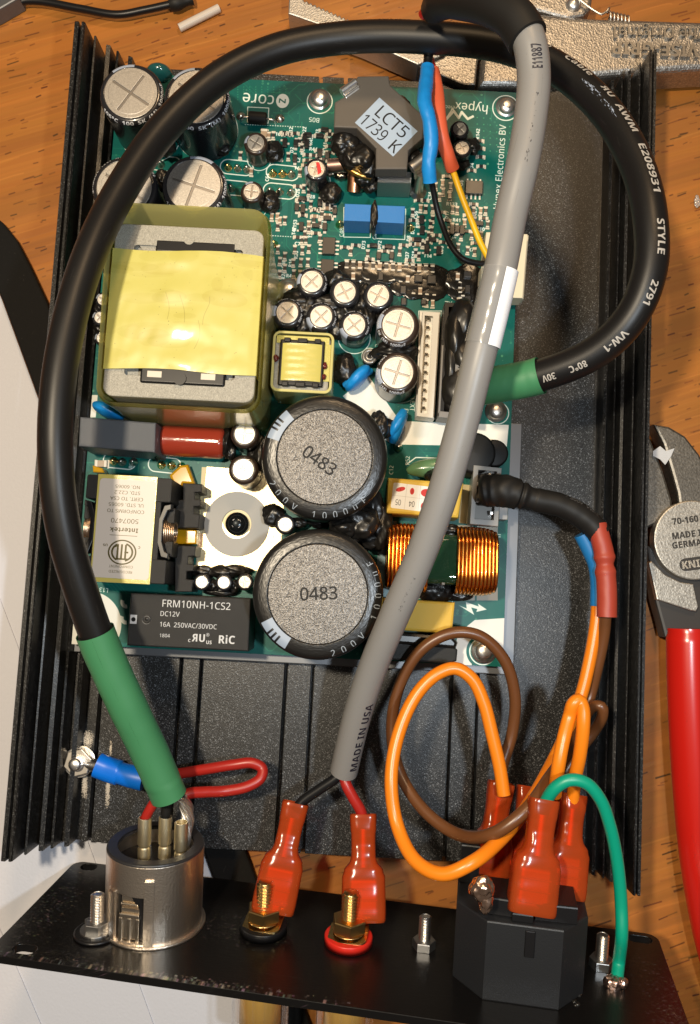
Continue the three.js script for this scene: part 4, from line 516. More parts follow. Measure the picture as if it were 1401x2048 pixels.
{ // the output coil: ferrite core, dipped in black, with a pale label
  const h = 15, q = [[716, 152], [778, 151], [781, 170], [838, 222], [850, 232], [846, 276], [818, 300], [815, 338], [752, 338], [752, 296], [714, 256], [668, 254], [670, 204], [694, 190]];
  const o = solid('output_coil', q, h, darkFerrite, { b: 10.4, bevel: 0.4, label: 'output coil with a pale label reading LCT5 1739 K' }), oB = o.userDataBase, a = (x, y, hh = h) => { const v = B(x, y, hh); return [v.x - oB.x, v.z - oB.z]; };
  const t = text(512, 384, '#a9bdd4', [['LCT5', 262, 108, 196, 'center', '', 400], ['1739', 172, 286, 186, 'center', '', 320], ['K', 448, 290, 186, 'center']], { fg: '#16171a' }); t.wrapS = t.wrapT = THREE.ClampToEdgeWrapping;
  const lc = a(773, 254); label(o, 'coil_label', 14.1, 9.8, t, h - 10.4 + 0.04, { x: lc[0], z: lc[1], turn: 43 - 3 });
  const cl = a(700, 178), c2 = a(836, 318); part(o, 'clip', mg(bx(5, 1, 3.4, 0.4), bx(4.8, 1.6, 0.6, 0.2).translate(0, 0.4, 1), new THREE.CylinderGeometry(0.9, 0.9, 4.8, 16).rotateZ(Math.PI / 2).translate(0, 0.7, -0.6)), M.chrome, [cl[0], h - 10.8, cl[1]], [0, R(40), 0]);
  part(o, 'clip', mg(new THREE.CylinderGeometry(1.6, 1.6, 5.6, 20).rotateZ(Math.PI / 2), bx(5.6, 4, 0.6, 0.2).translate(0, -2.4, 1.4)), M.nickel, [c2[0] + 0.6, h - 12, c2[1]], [0, R(40), 0.1]);
  part(o, 'glue', mg(...[[705, 188, 2.2, 17], [690, 198, 1.8, 16], [712, 176, 1.6, 16.6], [690, 270, 3.2, 14], [705, 300, 3.4, 13], [726, 300, 3, 15], [740, 320, 2.6, 13], [730, 345, 2.2, 9], [686, 284, 2.4, 10], [800, 200, 2.6, 13], [826, 228, 2.6, 12], [846, 262, 2.8, 11], [828, 300, 2, 14], [742, 365, 1.8, 6]].map(([x, y, r, hh]) => { const [X, Z] = a(x, y, hh); return blob(r, 1.2, 0.8, 1.2, 0.3, 1.1).translate(X, hh * 0.72 - 10.4, Z); })), M.glue);
  part(o, 'bobbin', bx(17, 10, 17, 1), M.black, [0, -5.4, 0], [0, R(40), 0]);
  const s1 = B(676, 328, 4), s2 = B(709, 352, 4); part(board, 'copper_strap', mg(new THREE.CylinderGeometry(2, 2, 8, 24, 1).rotateZ(Math.PI / 2 + 0.25)), metal(lin(0.62, 0.42, 0.36), 0.35), [s1.x + 1.4, TOP + 4, s1.z + 0.2]); part(board, 'copper_strap', mg(new THREE.CylinderGeometry(1.9, 1.9, 8.4, 24, 1, true).rotateX(Math.PI / 2 + 0.5), new THREE.CylinderGeometry(1.5, 1.5, 8.4, 24, 1, true).rotateX(Math.PI / 2 + 0.5)), M.copper, [s2.x, TOP + 4, s2.z]);
  part(board, 'winding_strap', sweep(curve([[690, 300, 10], [698, 330, 9], [722, 346, 9], [742, 352, 8]].map(([x, y, hh]) => { const v = B(x, y, hh); return V(v.x, TOP + hh, v.z); })), (s, an) => 1.5 * (0.3 + 0.7 * Math.abs(Math.sin(an))), 24, 12), metal(lin(0.7, 0.4, 0.12), 0.3));
  part(board, 'solder_lump', mg(...[[660, 342, 1.6], [682, 350, 1.6], [712, 372, 2.2], [728, 366, 1.8], [690, 340, 1.4]].map(([x, y, r]) => { const v = B(x, y, 1); return blob(r, 1.2, 0.9, 1).translate(v.x, TOP + 0.8, v.z); })), metal(lin(0.3, 0.26, 0.2), 0.25));
  // the silver can beside it
  const k = solid('metal_can', [[757, 341], [824, 343], [823, 366], [756, 364]], 9, metal(lin(0.5, 0.52, 0.54), 0.28, { bumpMap: coarseTex, bumpScale: 0.0001 }), { bevel: 0.4 }); k.name = 'metal_can';
  const post = B(843, 350, 6); part(board, 'terminal_post', mg(cyl(1.5, 1.2, 11, 20), lathe([[2.6, 0], [2.4, 0.7], [1.5, 1.2], [1.4, 2]], 24)), M.solder, [post.x - 0.4, TOP, post.z + 2]);
}
{ // blue film capacitors with a strip of glue between
  const bm = mat(lin(0.03, 0.2, 0.55), 0.45, { bumpMap: grainTex, bumpScale: 0.00003 });
  solid('blue_capacitor', [[690, 407], [743, 409], [741, 443], [688, 441]], 8, bm, { bevel: 0.2, label: 'left one of two blue box capacitors' }); solid('blue_capacitor', [[755, 410], [811, 412], [809, 447], [753, 444]], 8, bm, { bevel: 0.2, label: 'right one of two blue box capacitors' });
  const v = B(749, 428, 8); part(board, 'glue', mg(blob(1.2, 0.9, 0.6, 3.2).translate(0, 7.8, 0), blob(0.9, 0.6, 3.6, 1.2).translate(0, 4.4, 3)), M.glue, [v.x, TOP, v.z]);
  // blue disc capacitors
  const disc = (px, py, h, r, turn, label2, sq = 1) => { const c = B(px, py, h); return part(board, 'disc_capacitor', blob(r, 1, 0.9 * sq, 0.42, 0.06), M.blue, [c.x, TOP + h * 0.6, c.z], [0, R(turn), 0.1], label2); };
  disc(716, 752, 7, 4.6, 50, 'blue disc capacitor beside the small transformer'); disc(797, 846, 7, 4.2, 60, 'blue disc capacitor beside the upper big capacitor'); disc(212, 818, 6, 4.6, -20, 'blue disc capacitor at the left board edge', 1.2);
  for (const [p, r] of [[[[690, 770, 4], [706, 762, 6], [725, 748, 5], [742, 742, 3]], 1.1], [[[808, 822, 5], [800, 840, 6], [793, 862, 5], [786, 884, 3]], 1.3]]) part(board, 'capacitor_lead', sweep(curve(p.map(([x, y, hh]) => { const v2 = B(x, y, hh); return V(v2.x, TOP + hh, v2.z); })), (s) => r * (0.8 + 0.5 * Math.sin(s * 3.1)), 24, 12), M.blue);
  // green disc at the mains end, black varistor
  const g = B(874, 932, 8); part(board, 'green_disc', blob(6.6, 1.25, 0.5, 0.4, 0.04), mat(lin(0.1, 0.2, 0.09), 0.25, { clearcoat: 0.4 }), [g.x, TOP + 6, g.z], [0, R(9), 0], 'green disc component under the grey cable');
  const k = B(955, 905, 11), k2 = B(990, 906, 6); part(board, 'black_disc', mg(lathe([[0, 0], [5, 0], [5.6, 0.8], [5.6, 9.6], [4.8, 10.6], [0, 10.8]], 40)), M.blackMatte, [k.x - 0.5, TOP, k.z]); part(board, 'black_disc', lathe([[0, 0], [3.4, 0], [3.8, 0.6], [3.8, 5.4], [3.2, 6], [0, 6.1]], 32), M.blackMatte, [k2.x, TOP, k2.z]);
  part(board, 'glue', mg(blob(2.4, 1.1, 1.3, 0.9).translate(0, 0, 0)), M.glue, [B(872, 952, 9).x, TOP + 8, B(872, 952, 9).z]);
  const n = B(318, 142, 10); part(board, 'teal_disc', blob(3.6, 1, 1, 0.6, 0.05), mat(lin(0.01, 0.07, 0.07), 0.15, { clearcoat: 0.6 }), [n.x, TOP + 9, n.z]);
}
{ // axial diode, coiled resistor, board-side bits
  const d = B(515, 231, 3.4), o = part(board, 'diode', lathe([[0, -2.6], [1.5, -2.6], [1.75, -2.3], [1.75, 2.3], [1.5, 2.6], [0, 2.6]], 28).rotateZ(Math.PI / 2), M.blackMatte, [d.x, TOP + 2, d.z], [0, R(-2), 0]);
  for (const s of [-1, 1]) part(o, 'lead', sweep(curve([V(s * 2.4, 0, 0), V(s * 4, 0.1, 0.1), V(s * 4.8, -0.4, 0.15), V(s * 5, -2, 0.2)]), 0.32, 20, 10), M.tin); for (const [px, py] of [[482, 232], [560, 237]]) { const v = B(px, py, 0); part(board, 'solder_joint', lathe([[1.4, 0], [1.1, 0.35], [0.5, 0.9], [0, 1]], 20), M.solder, [v.x, TOP + 0.03, v.z]); }
  const c = B(740, 712, 5), q = part(board, 'coiled_lead', mg(new THREE.TorusGeometry(1.7, 0.5, 10, 30).rotateX(Math.PI / 2), new THREE.TorusGeometry(0.9, 0.4, 10, 24).rotateX(Math.PI / 2).translate(0, 0.3, 0)), mat(lin(0.25, 0.24, 0.22), 0.3, { metalness: 0.5 }), [c.x, TOP + 4.4, c.z]); part(q, 'lead', sweep(curve([V(0.4, 0.4, 0), V(2, 0.5, -0.3), V(3.6, 0.6, -0.4)]), 0.3, 10, 8), M.tin); part(board, 'ceramic_post', cyl(1.9, 1.9, 4.2, 24), M.blackMatte, [c.x, TOP, c.z]);
  const w = B(214, 565, 9); part(board, 'white_wedge', prism([[-1.6, -3], [1.6, -3], [1.9, 3], [0.6, 3]], 8, 0.3), mat(lin(0.6, 0.6, 0.6), 0.5), [w.x, TOP, w.z]); const w2 = B(214, 528, 9); part(board, 'black_chip', bxb(2.6, 8, 4.4, 0.2), M.black, [w2.x, TOP, w2.z]);
  // header pins in their printed outlines
  for (const row of [[[456, 332], [475, 334], [494, 336]], [[546, 344], [565, 345], [583, 346]], [[540, 380], [560, 381], [582, 383]], [[462, 374]], [[321, 326]], [[226, 921], [243, 923], [266, 923]], [[322, 929], [342, 930], [362, 932]], [[680, 446]], [[822, 453]], [[548, 486]], [[798, 894]]]) for (const [px, py] of row) { const v = B(px, py, 1); part(board, 'soldered_pin', mg(lathe([[1.25, 0], [1.05, 0.5], [0.6, 1.1], [0.45, 1.9], [0.3, 2.1], [0, 2.1]], 18)), rnd() < 0.5 ? M.gold : M.solder, [v.x, TOP + 0.02, v.z]); }
  const sil = mat(lin(0.01, 0.009, 0.008), 0.34);
  for (const [px, py, r, hh, sx = 1.1, sz = 1.2] of [[545, 300, 2.6, 2.5], [540, 402, 2.6, 2.5], [662, 384, 2.6, 3], [320, 350, 2.4, 12], [318, 362, 2.2, 8], [328, 280, 3, 8], [440, 288, 2.4, 4], [880, 288, 2, 3.5], [946, 290, 2, 3.5], [922, 278, 2.2, 3.5], [924, 322, 2, 2.4], [600, 600, 3.6, 5, 1.3, 1], [612, 612, 3, 6], [660, 605, 3.4, 5.5, 1.6, 0.8], [690, 622, 3, 6], [725, 600, 3, 6, 1, 1.6], [733, 632, 3.2, 6, 0.8, 1.6], [748, 622, 2.6, 4], [676, 560, 3, 4.5, 1.2, 1], [723, 585, 2.6, 5], [610, 648, 3, 5, 0.8, 1.4], [676, 652, 2.6, 6], [600, 585, 1.4, 3.5], [790, 700, 3.6, 7.5, 1.7, 0.8], [815, 702, 2.4, 6], [778, 700, 2, 8], [690, 735, 3.2, 6, 1, 1.3], [520, 905, 3, 7, 0.7, 1.7], [512, 905, 2.6, 6, 1, 1.2], [548, 1032, 2.6, 4, 1.2, 1.2], [590, 1046, 2.2, 4, 1.6, 0.7], [640, 1047, 2, 5, 1.6, 0.6], [405, 1142, 2, 2.6, 1.6, 0.8], [470, 1141, 2, 2.6, 2, 0.8], [440, 1143, 2, 2.4, 2, 0.8], [426, 1170, 1.5, 3.6], [468, 1172, 1.5, 3.6], [440, 1184, 1.4, 2, 3, 0.8], [688, 1050, 3.2, 20, 1.1, 0.9], [722, 1044, 3.8, 18, 1.2, 1.1], [745, 1020, 3.6, 12, 1, 1.5], [762, 1050, 4, 11, 0.9, 1.6], [748, 1072, 3.6, 10, 1.2, 1], [700, 1066, 3, 15, 1.2, 0.8], [758, 850, 2.6, 9, 1, 1.6], [770, 856, 2.4, 6], [752, 1270, 2.6, 4], [200, 655, 1.6, 3], [198, 616, 1.4, 3]]) { const v = B(px, py, hh); part(board, 'glue', blob(r, sx, 0.85, sz, 0.3, 1.2), sil, [v.x, TOP + hh * 0.75, v.z]); }
}
{ // surface-mounted parts
  const two = (w, h, d, e, body, end) => mg(tint(bxb(w * 0.94, h * 0.96, d - 2 * e, 0.04, 1), ...body), ...[-1, 1].map((s) => tint(bxb(w, h, e, 0.05, 1).translate(0, 0, s * (d - e) / 2), ...end)), ...[-1, 1].map((s) => tint(bxb(w * 1.25, 0.12, 0.5, 0.02, 1).translate(0, 0, s * (d / 2 + 0.2)), 0.6, 0.56, 0.46)));
  const gR = two(0.95, 0.5, 1.9, 0.42, [0.02, 0.02, 0.022], [0.62, 0.58, 0.5]), gC = two(1, 0.85, 1.9, 0.45, [0.3, 0.2, 0.13], [0.66, 0.6, 0.5]), gL = two(1.9, 1.2, 3.2, 0.7, [0.34, 0.25, 0.17], [0.62, 0.58, 0.5]), gD = mg(tint(bxb(1.25, 1.1, 2.1, 0.12, 1), 0.022, 0.02, 0.019), ...[-1, 1].map((s) => tint(bxb(0.9, 0.3, 0.7, 0.05, 1).translate(0, 0, s * 1.5), 0.6, 0.57, 0.5)));
  const gT = mg(tint(bxb(1.3, 1.1, 2.6, 0.1, 1), 0.018, 0.016, 0.015), ...[[-0.95, -1], [-0.95, 1], [0.95, 0]].map(([x, z]) => tint(bxb(0.7, 0.25, 0.55, 0.04, 1).translate(x, 0, z), 0.62, 0.58, 0.5)));
  const gI = (w, d, n) => mg(tint(bxb(w, 1.6, d, 0.15, 1), 0.035, 0.03, 0.026), ...[-1, 1].flatMap((s) => Array.from({ length: n }, (_, i) => tint(bxb(1.1, 0.22, 0.5, 0.04, 1).translate(s * (w / 2 + 0.55), 0.1, (i - (n - 1) / 2) * (d / n)), 0.72, 0.68, 0.58))));
  const vm = mat(lin(1, 1, 1), 0.35, { vertexColors: true }), kinds = { R: ['smd_resistor', gR, 0.5], C: ['smd_capacitor', gC, 0.85], L: ['smd_inductor', gL, 1.2], D: ['smd_diode', gD, 1.1], T: ['smd_transistor', gT, 1.1] };
  const put = (k, px, py, deg = 0, sc = 1, m = vm) => { const [name, g, h] = kinds[k], v = B(px, py, h); const o = part(board, name, g, m, [v.x, TOP + 0.01, v.z], [0, R(-deg + rr(-2, 2)), 0]); o.scale.setScalar(sc); };
  const list = { R: '569,265,90 590,266,90 660,268,90 660,279,90 660,292,90 660,304,90 638,300,90 638,270,90 615,309,90 615,320,90 577,312,0 563,313,0 481,310,0 547,270,0 606,430,90 630,420,90 655,409,90 612,480,0 618,497,0 604,480,0 605,500,0 560,522,0 587,525,0 602,524,0 616,524,0 560,548,0 588,547,0 600,548,0 736,507,0 740,518,90 948,281,90 960,281,90 962,296,90 962,313,90 963,332,90 852,417,0 866,417,0 906,418,0 915,420,0 948,421,0 972,421,0 866,437,0 950,441,0 864,460,0 862,447,0 832,505,0 898,468,0 923,472,0 828,488,90 963,470,0 917,494,0 936,500,0 950,503,0 880,393,0 887,383,0 556,452,0 570,440,0 872,372,0 572,268,90 578,268,90 600,282,0 604,294,0 628,310,90 634,318,0 648,318,90 612,330,90 600,344,0 596,372,90 608,376,0 618,384,0 600,400,90 622,408,0 636,418,90 644,428,0 664,412,0 628,440,0 640,446,0 618,458,0 632,466,90 610,468,0 596,474,90 640,476,0 590,498,0 556,498,0 570,512,0 570,536,0 600,560,90 712,490,90 702,502,0 690,494,90 770,502,90 800,502,0 808,490,90 838,512,0 820,520,90 846,488,0 856,484,90 874,470,90 888,484,90 900,486,0 894,440,90 884,424,90 936,430,90 944,470,0 952,486,90 964,486,0 976,448,0 968,436,90 934,462,90 838,400,90 850,400,90 826,424,0 828,440,90 858,470,0 944,340,90 902,372,0 894,352,90 948,408,90 930,396,0', C: '538,270,0 558,311,0 652,400,90 655,416,90 630,432,90 503,342,0 555,432,0 842,415,0 962,421,0 836,488,90 618,448,0 560,440,0 544,432,0 886,365,0 900,390,0 655,430,90 828,478,90 905,452,0 930,444,0', T: '570,284,0 614,286,0 606,416,0 603,452,0 640,305,0 958,446,90 905,459,0 925,459,0 854,497,0 878,500,0 844,438,0 845,459,0 610,275,0', D: '640,270,90 592,285,0 616,268,90 632,450,90 606,396,90 670,420,0 655,435,90 640,404,0 594,413,0 650,452,0 748,490,90 778,492,90 758,510,0 784,510,0 836,478,90 865,478,90 915,457,0 650,258,90 590,315,0 655,310,0', L: '528,268,0 202,927,90' };
  for (const k in list) for (const s of list[k].split(' ')) put(k, ...s.split(',').map(Number));
  for (const [px, py, w, d, n] of [[658, 491, 3.6, 4.9, 4], [655, 534, 3.6, 4.6, 4]]) { const v = B(px, py, 1.6); part(board, 'chip', gI(w, d, n), vm, [v.x, TOP + 0.02, v.z]); }
  { const v = B(949, 374, 1.6); part(board, 'chip', gI(3.9, 4.9, 4), vm, [v.x, TOP + 0.02, v.z], [0, Math.PI / 2, 0]); }
  // the parts drowned in black coating
  const coat = []; for (const [px, py, r, sx, sz] of [[706, 545, 3.4, 1.4, 1], [740, 546, 3.4, 1.6, 1], [775, 548, 3.4, 1.6, 0.9], [812, 550, 3.4, 1.6, 0.9], [850, 552, 3.4, 1.5, 0.9], [872, 556, 3, 1, 1.2], [720, 530, 2.4, 2.6, 0.6], [770, 533, 2.4, 2.8, 0.6], [820, 536, 2.4, 2.8, 0.6], [860, 538, 2.4, 2, 0.6], [866, 580, 3, 1.5, 1], [828, 582, 2.6, 1.4, 1], [838, 566, 3.4, 2, 1], [800, 572, 2.4, 1.2, 1.2], [915, 560, 3, 1.2, 1.2], [938, 556, 3.2, 1.2, 1.4], [922, 585, 2.6, 1.5, 1], [945, 580, 2.6, 1, 1.2], [952, 606, 1.6, 0.7, 1.6]]) { const v = B(px, py, 0.4); coat.push(blob(r, sx, 0.13, sz, 0.2, 1.2).translate(v.x, TOP + 0.2, v.z)); }
  part(board, 'black_coating', mg(coat), mat(lin(0.007, 0.006, 0.005), 0.22));
  for (let i = 0; i < 14; i++) put(i % 3 === 2 ? 'C' : 'R', 694 + i * 13.2, 529 + i * 0.7, 0, 1.2); for (let i = 0; i < 6; i++) put('R', 706 + i * 27, 549 + i * 1.6, 0, 1.1);
  for (const [k, px, py] of [['R', 690, 551], ['C', 707, 552], ['R', 736, 553], ['D', 762, 552], ['R', 782, 555], ['R', 802, 557], ['C', 816, 558], ['R', 828, 581], ['C', 841, 582], ['R', 855, 583], ['R', 869, 584], ['C', 916, 553], ['R', 921, 570], ['R', 921, 590], ['C', 918, 602], ['D', 936, 578], ['R', 926, 597]]) put(k, px, py, 0, 1.1);
  for (const [px, py, w, d] of [[838, 557, 2.4, 2.2], [864, 559, 2.6, 2.6], [936, 549, 2.2, 2], [807, 580, 1.8, 2.4], [808, 603, 1.6, 2.2], [936, 598, 1.8, 1.8], [848, 604, 1.6, 1.6]]) { const v = B(px, py, 1.2); part(board, 'chip', tint(bxb(w, 1.2, d, 0.3, 2), 0.03, 0.028, 0.027), vm, [v.x, TOP + 0.3, v.z]); }
  for (const [k, px, py] of [['R', 850, 604], ['R', 854, 605], ['C', 866, 606]]) put(k, px, py);
  { const v = B(708, 740, 1); part(board, 'smd_resistor', gR, vm, [v.x, TOP, v.z], [0, Math.PI / 2, 0]); }
}

// ---------------------------------------------------------------- cables
const pts3 = (l) => l.map(([x, y, h]) => at(x, y, h));
const CAMERA_Y = EYE;
function tAt(c, px, py) { const r = ray(px, py).normalize(), o = V(0, CAMERA_Y, 0); let best = 1e9, t = 0; for (let i = 0; i <= 600; i++) { const p = c.getPointAt(i / 600).sub(o), d = p.addScaledVector(r, -p.dot(r)).length(); if (d < best) { best = d; t = i / 600; } } return t; }   // the nearest point along a cable
// flat print on a cable: a patch of its skin from t0 to t1 along it and a0 to a1 degrees round it
function skin(parent, name, c, rad, t0, t1, a0, a1, tex, { flipU = false, flipV = false, swap = false, rough = 0.5, lift = 0.04, m } = {}) {
  const g = sweep(c, rad + lift, Math.max(12, Math.round((t1 - t0) * 160)), 16, { caps: false, t0, t1, a0: R(a0), a1: R(a1) }), uv = g.attributes.uv, len = c.getLength();
  for (let i = 0; i < uv.count; i++) { let u = (uv.getX(i) / len - t0) / (t1 - t0), v = uv.getY(i); if (flipU) u = 1 - u; if (flipV) v = 1 - v; uv.setXY(i, swap ? v : u, swap ? u : v); }
  return part(parent, name, g, m ?? mat(lin(1, 1, 1), rough, { map: tex, transparent: true }));
}
const print = (s, w, h, color, size, extra = '') => canvasTex(w, h, (g) => { g.clearRect(0, 0, w, h); g.font = `${extra} ${size}px sans-serif`; g.fillStyle = color; g.textAlign = 'center'; g.textBaseline = 'middle'; g.fillText(s, w / 2, h / 2, w * 0.96); });
const segment = (c, ta, tb, n = 40) => curve(Array.from({ length: n + 1 }, (_, i) => c.getPointAt(ta + (tb - ta) * i / n)));

{ // the thick black audio cable with its green heat-shrink ends
  const t = thing('audio_cable', 'thick black printed cable with green ends looping round the circuit board', 'cable', world);
  const c = curve(pts3([[338, 1592, 33], [300, 1505, 37], [250, 1400, 43], [205, 1300, 48], [165, 1190, 53], [128, 1060, 58], [112, 930, 61], [114, 800, 62], [135, 660, 61], [178, 515, 58], [240, 385, 53], [330, 255, 48], [440, 155, 45], [560, 98, 43], [700, 75, 42], [850, 75, 43], [1000, 92, 45], [1110, 135, 48], [1205, 215, 54], [1270, 320, 60], [1300, 430, 64], [1300, 540, 64], [1262, 635, 61], [1190, 705, 56], [1085, 750, 50], [1000, 768, 45], [952, 776, 41]]));
  const g0 = tAt(c, 200, 1262), g1 = tAt(c, 1080, 752), r = 3.9;
  part(t, 'jacket', sweep(c, r, 220, 24, { t0: g0 - 0.02, t1: g1 + 0.012 }), M.cable);
  const sleeve = (ta, tb, R0, end) => { const k = segment(c, ta, tb, 30); part(t, 'heat_shrink', sweep(k, (s, a, i) => R0 * (1 + 0.02 * noise(s * 9, a, 2)) * (end > 0 ? (s < 0.1 ? 1 + 0.05 * Math.sin(a * 2) : 1) : 1), 60, 28, { caps: false }), M.green, null, null, null); part(t, 'heat_shrink_lining', sweep(k, R0 - 0.45, 60, 28, { caps: true, t0: 0.004, t1: 0.996 }), M.blackMatte); };
  sleeve(0, g0, 4.55, 1); sleeve(g1, 1, 4.5, -1);
  const word = (s, p0, p1, a0, a1, o = {}) => { const ta = tAt(c, ...p0), tb = tAt(c, ...p1); skin(t, 'printed_lettering', c, r, ta, tb, a0, a1, print(s, Math.max(70, Math.round(s.length * 50)), 96, 'rgba(176,172,164,.9)', 80, 'bold'), o); };
  const o = { flipV: true };
  word('Series', [742, 50], [832, 50], -78, -48, o); word('Flexible', [850, 50], [955, 55], -80, -50, o); word('Audio', [1060, 60], [1118, 80], -54, -14, o); word('Cable', [1140, 100], [1205, 150], -44, -4, o); word('ЯU', [1222, 165], [1246, 195], -42, -2, o); word('AWM', [1255, 205], [1296, 265], -38, 4, o); word('E208931', [1300, 285], [1330, 405], -36, 8, o); word('STYLE', [1330, 440], [1315, 525], -34, 10, o); word('2791', [1295, 560], [1268, 612], -34, 8, o); word('VW-1', [1240, 650], [1205, 690], -36, 6, o); word('80°C', [1178, 716], [1138, 740], -44, -4, o); word('30V', [1118, 752], [1092, 760], -46, -6, o);
  const smear = canvasTex(256, 128, (g, w, h) => { g.clearRect(0, 0, w, h); for (let i = 0; i < 60; i++) { g.fillStyle = `rgba(175,190,215,${rr(0.2, 0.8)})`; const x = rr(10, 246); g.fillRect(x, 64 + rr(-1, 1) * 30 * Math.sin(x / 80), rr(2, 16), rr(2, 9)); } }); skin(t, 'paint_smear', c, r, tAt(c, 1172, 165), tAt(c, 1245, 250), -6, 40, smear);
}
{ // the grey speaker cable, its black bend, and the pair that runs to the board
  const t = thing('speaker_cable', 'grey round cable crossing the board from its black bend down to two red terminals', 'cable', world);
  const c = curve(pts3([[880, -48, 60], [930, -22, 70], [985, 0, 76], [1030, 30, 79], [1058, 80, 80], [1068, 150, 79], [1062, 230, 78], [1045, 330, 77], [1022, 430, 75], [1003, 530, 74], [980, 630, 72], [955, 730, 70], [925, 850, 66], [885, 990, 61], [838, 1120, 55], [790, 1230, 49], [748, 1330, 42], [715, 1430, 35], [688, 1543, 27]]));
  const r = 3.55, g0 = tAt(c, 1060, 68);
  part(t, 'jacket', sweep(c, r, 200, 24, { t0: g0 - 0.02, t1: 1 }), M.greyCable);
  const bend = curve(pts3([[868, 18, 52], [893, -4, 62], [930, -2, 70], [985, 10, 76], [1030, 38, 79], [1056, 78, 80]]));
  part(t, 'black_heat_shrink', sweep(bend, (s) => 4.4 * (s < 0.2 ? 0.75 + s * 1.25 : 1), 60, 24), M.blackMatte);
  const w = (s, p0, p1, a0, a1, o) => { const ta = tAt(c, ...p0), tb = tAt(c, ...p1); skin(t, 'printed_lettering', c, r, ta, tb, a0, a1, print(s, 640, 120, 'rgba(24,24,40,.9)', 112, 'bold'), o); };
  w('E11887', [1062, 82], [1066, 172], -28, 26, { flipU: true, flipV: false }); w('MADE IN USA', [740, 1392], [695, 1530], -62, -14, { flipU: true, flipV: false });
  const faint = canvasTex(512, 64, (g, W, h) => { g.clearRect(0, 0, W, h); for (let i = 0; i < 20; i++) { g.fillStyle = `rgba(40,40,48,${rr(0.2, 0.8)})`; const x = rr(0, W); g.fillRect(x, rr(16, 44), rr(4, 18), rr(4, 12)); } }); skin(t, 'worn_print', c, r, tAt(c, 1062, 200), tAt(c, 1040, 345), -14, 10, faint); skin(t, 'worn_print', c, r, tAt(c, 828, 1145), tAt(c, 800, 1215), -16, 6, faint);
  const ta = tAt(c, 998, 540), tb = tAt(c, 960, 690), k = segment(c, ta, tb, 16);
  part(t, 'clear_sleeve', sweep(k, (s, a) => r + 0.3 + 0.1 * noise(s * 7, a * 2, 1), 40, 24, { caps: false }), mat(lin(0.8, 0.8, 0.8), 0.15, { transmission: 0.85, thickness: 0 }));
  skin(t, 'white_label', c, r + 0.36, ta, tb, -85, -12, null, { m: mat(lin(0.8, 0.82, 0.86), 0.4) });
  // the two conductors at the lower end
  const black = curve(pts3([[690, 1536, 27], [672, 1556, 27], [640, 1578, 26.5], [604, 1604, 26], [592, 1622, 26]])), red = curve(pts3([[688, 1540, 27], [692, 1566, 28], [706, 1594, 28], [722, 1622, 27.5], [727, 1645, 27]]));
  part(t, 'black_conductor', sweep(black, 1.35, 30, 14), M.black); part(t, 'red_conductor', sweep(red, 1.4, 30, 14), M.redWire);
  // the pair under blue and red sleeves
  const bl = curve(pts3([[858, 62, 44], [858, 100, 40], [856, 130, 39], [852, 170, 41], [850, 205, 43], [860, 245, 43], [863, 285, 42], [858, 325, 40], [860, 364, 37]])), rd = curve(pts3([[852, 55, 44], [850, 85, 40], [860, 120, 37], [872, 170, 37], [878, 220, 38], [884, 270, 37], [896, 310, 34], [906, 338, 31]]));
  const tb0 = tAt(bl, 857, 134), tr0 = tAt(rd, 866, 140);
  part(t, 'blue_sleeve', sweep(bl, (s, a) => 1.85 * (1 + 0.09 * noise(s * 14, 1, Math.cos(a)) + 0.05 * noise(s * 30, 4, a)), 70, 20, { t0: tb0 }), M.blue); part(t, 'red_sleeve', sweep(rd, (s, a) => 1.8 * (1 + 0.06 * noise(s * 12, 5, Math.cos(a))), 60, 20, { t0: tr0 }), M.orangeRed);
  part(t, 'black_lead', sweep(bl, 1.25, 20, 12, { t1: tb0 + 0.02 }), M.black); part(t, 'red_lead', sweep(rd, 1.2, 20, 12, { t1: tr0 + 0.02 }), M.redWire);
  part(t, 'red_lead', sweep(curve(pts3([[846, 30, 50], [856, 20, 52], [870, 14, 53], [884, 10, 56]])), 1.3, 16, 12), M.redWire);
  part(t, 'black_wire', sweep(curve(pts3([[861, 355, 37], [866, 375, 35], [874, 415, 32], [887, 455, 30], [903, 492, 28], [925, 517, 27], [952, 526, 26], [986, 528, 25]])), 0.82, 60, 12), M.black); part(t, 'yellow_wire', sweep(curve(pts3([[902, 328, 31], [912, 358, 31], [927, 400, 30], [943, 440, 29], [961, 485, 28], [982, 525, 26], [1000, 560, 24]])), 0.86, 60, 12), M.yellowWire);
}
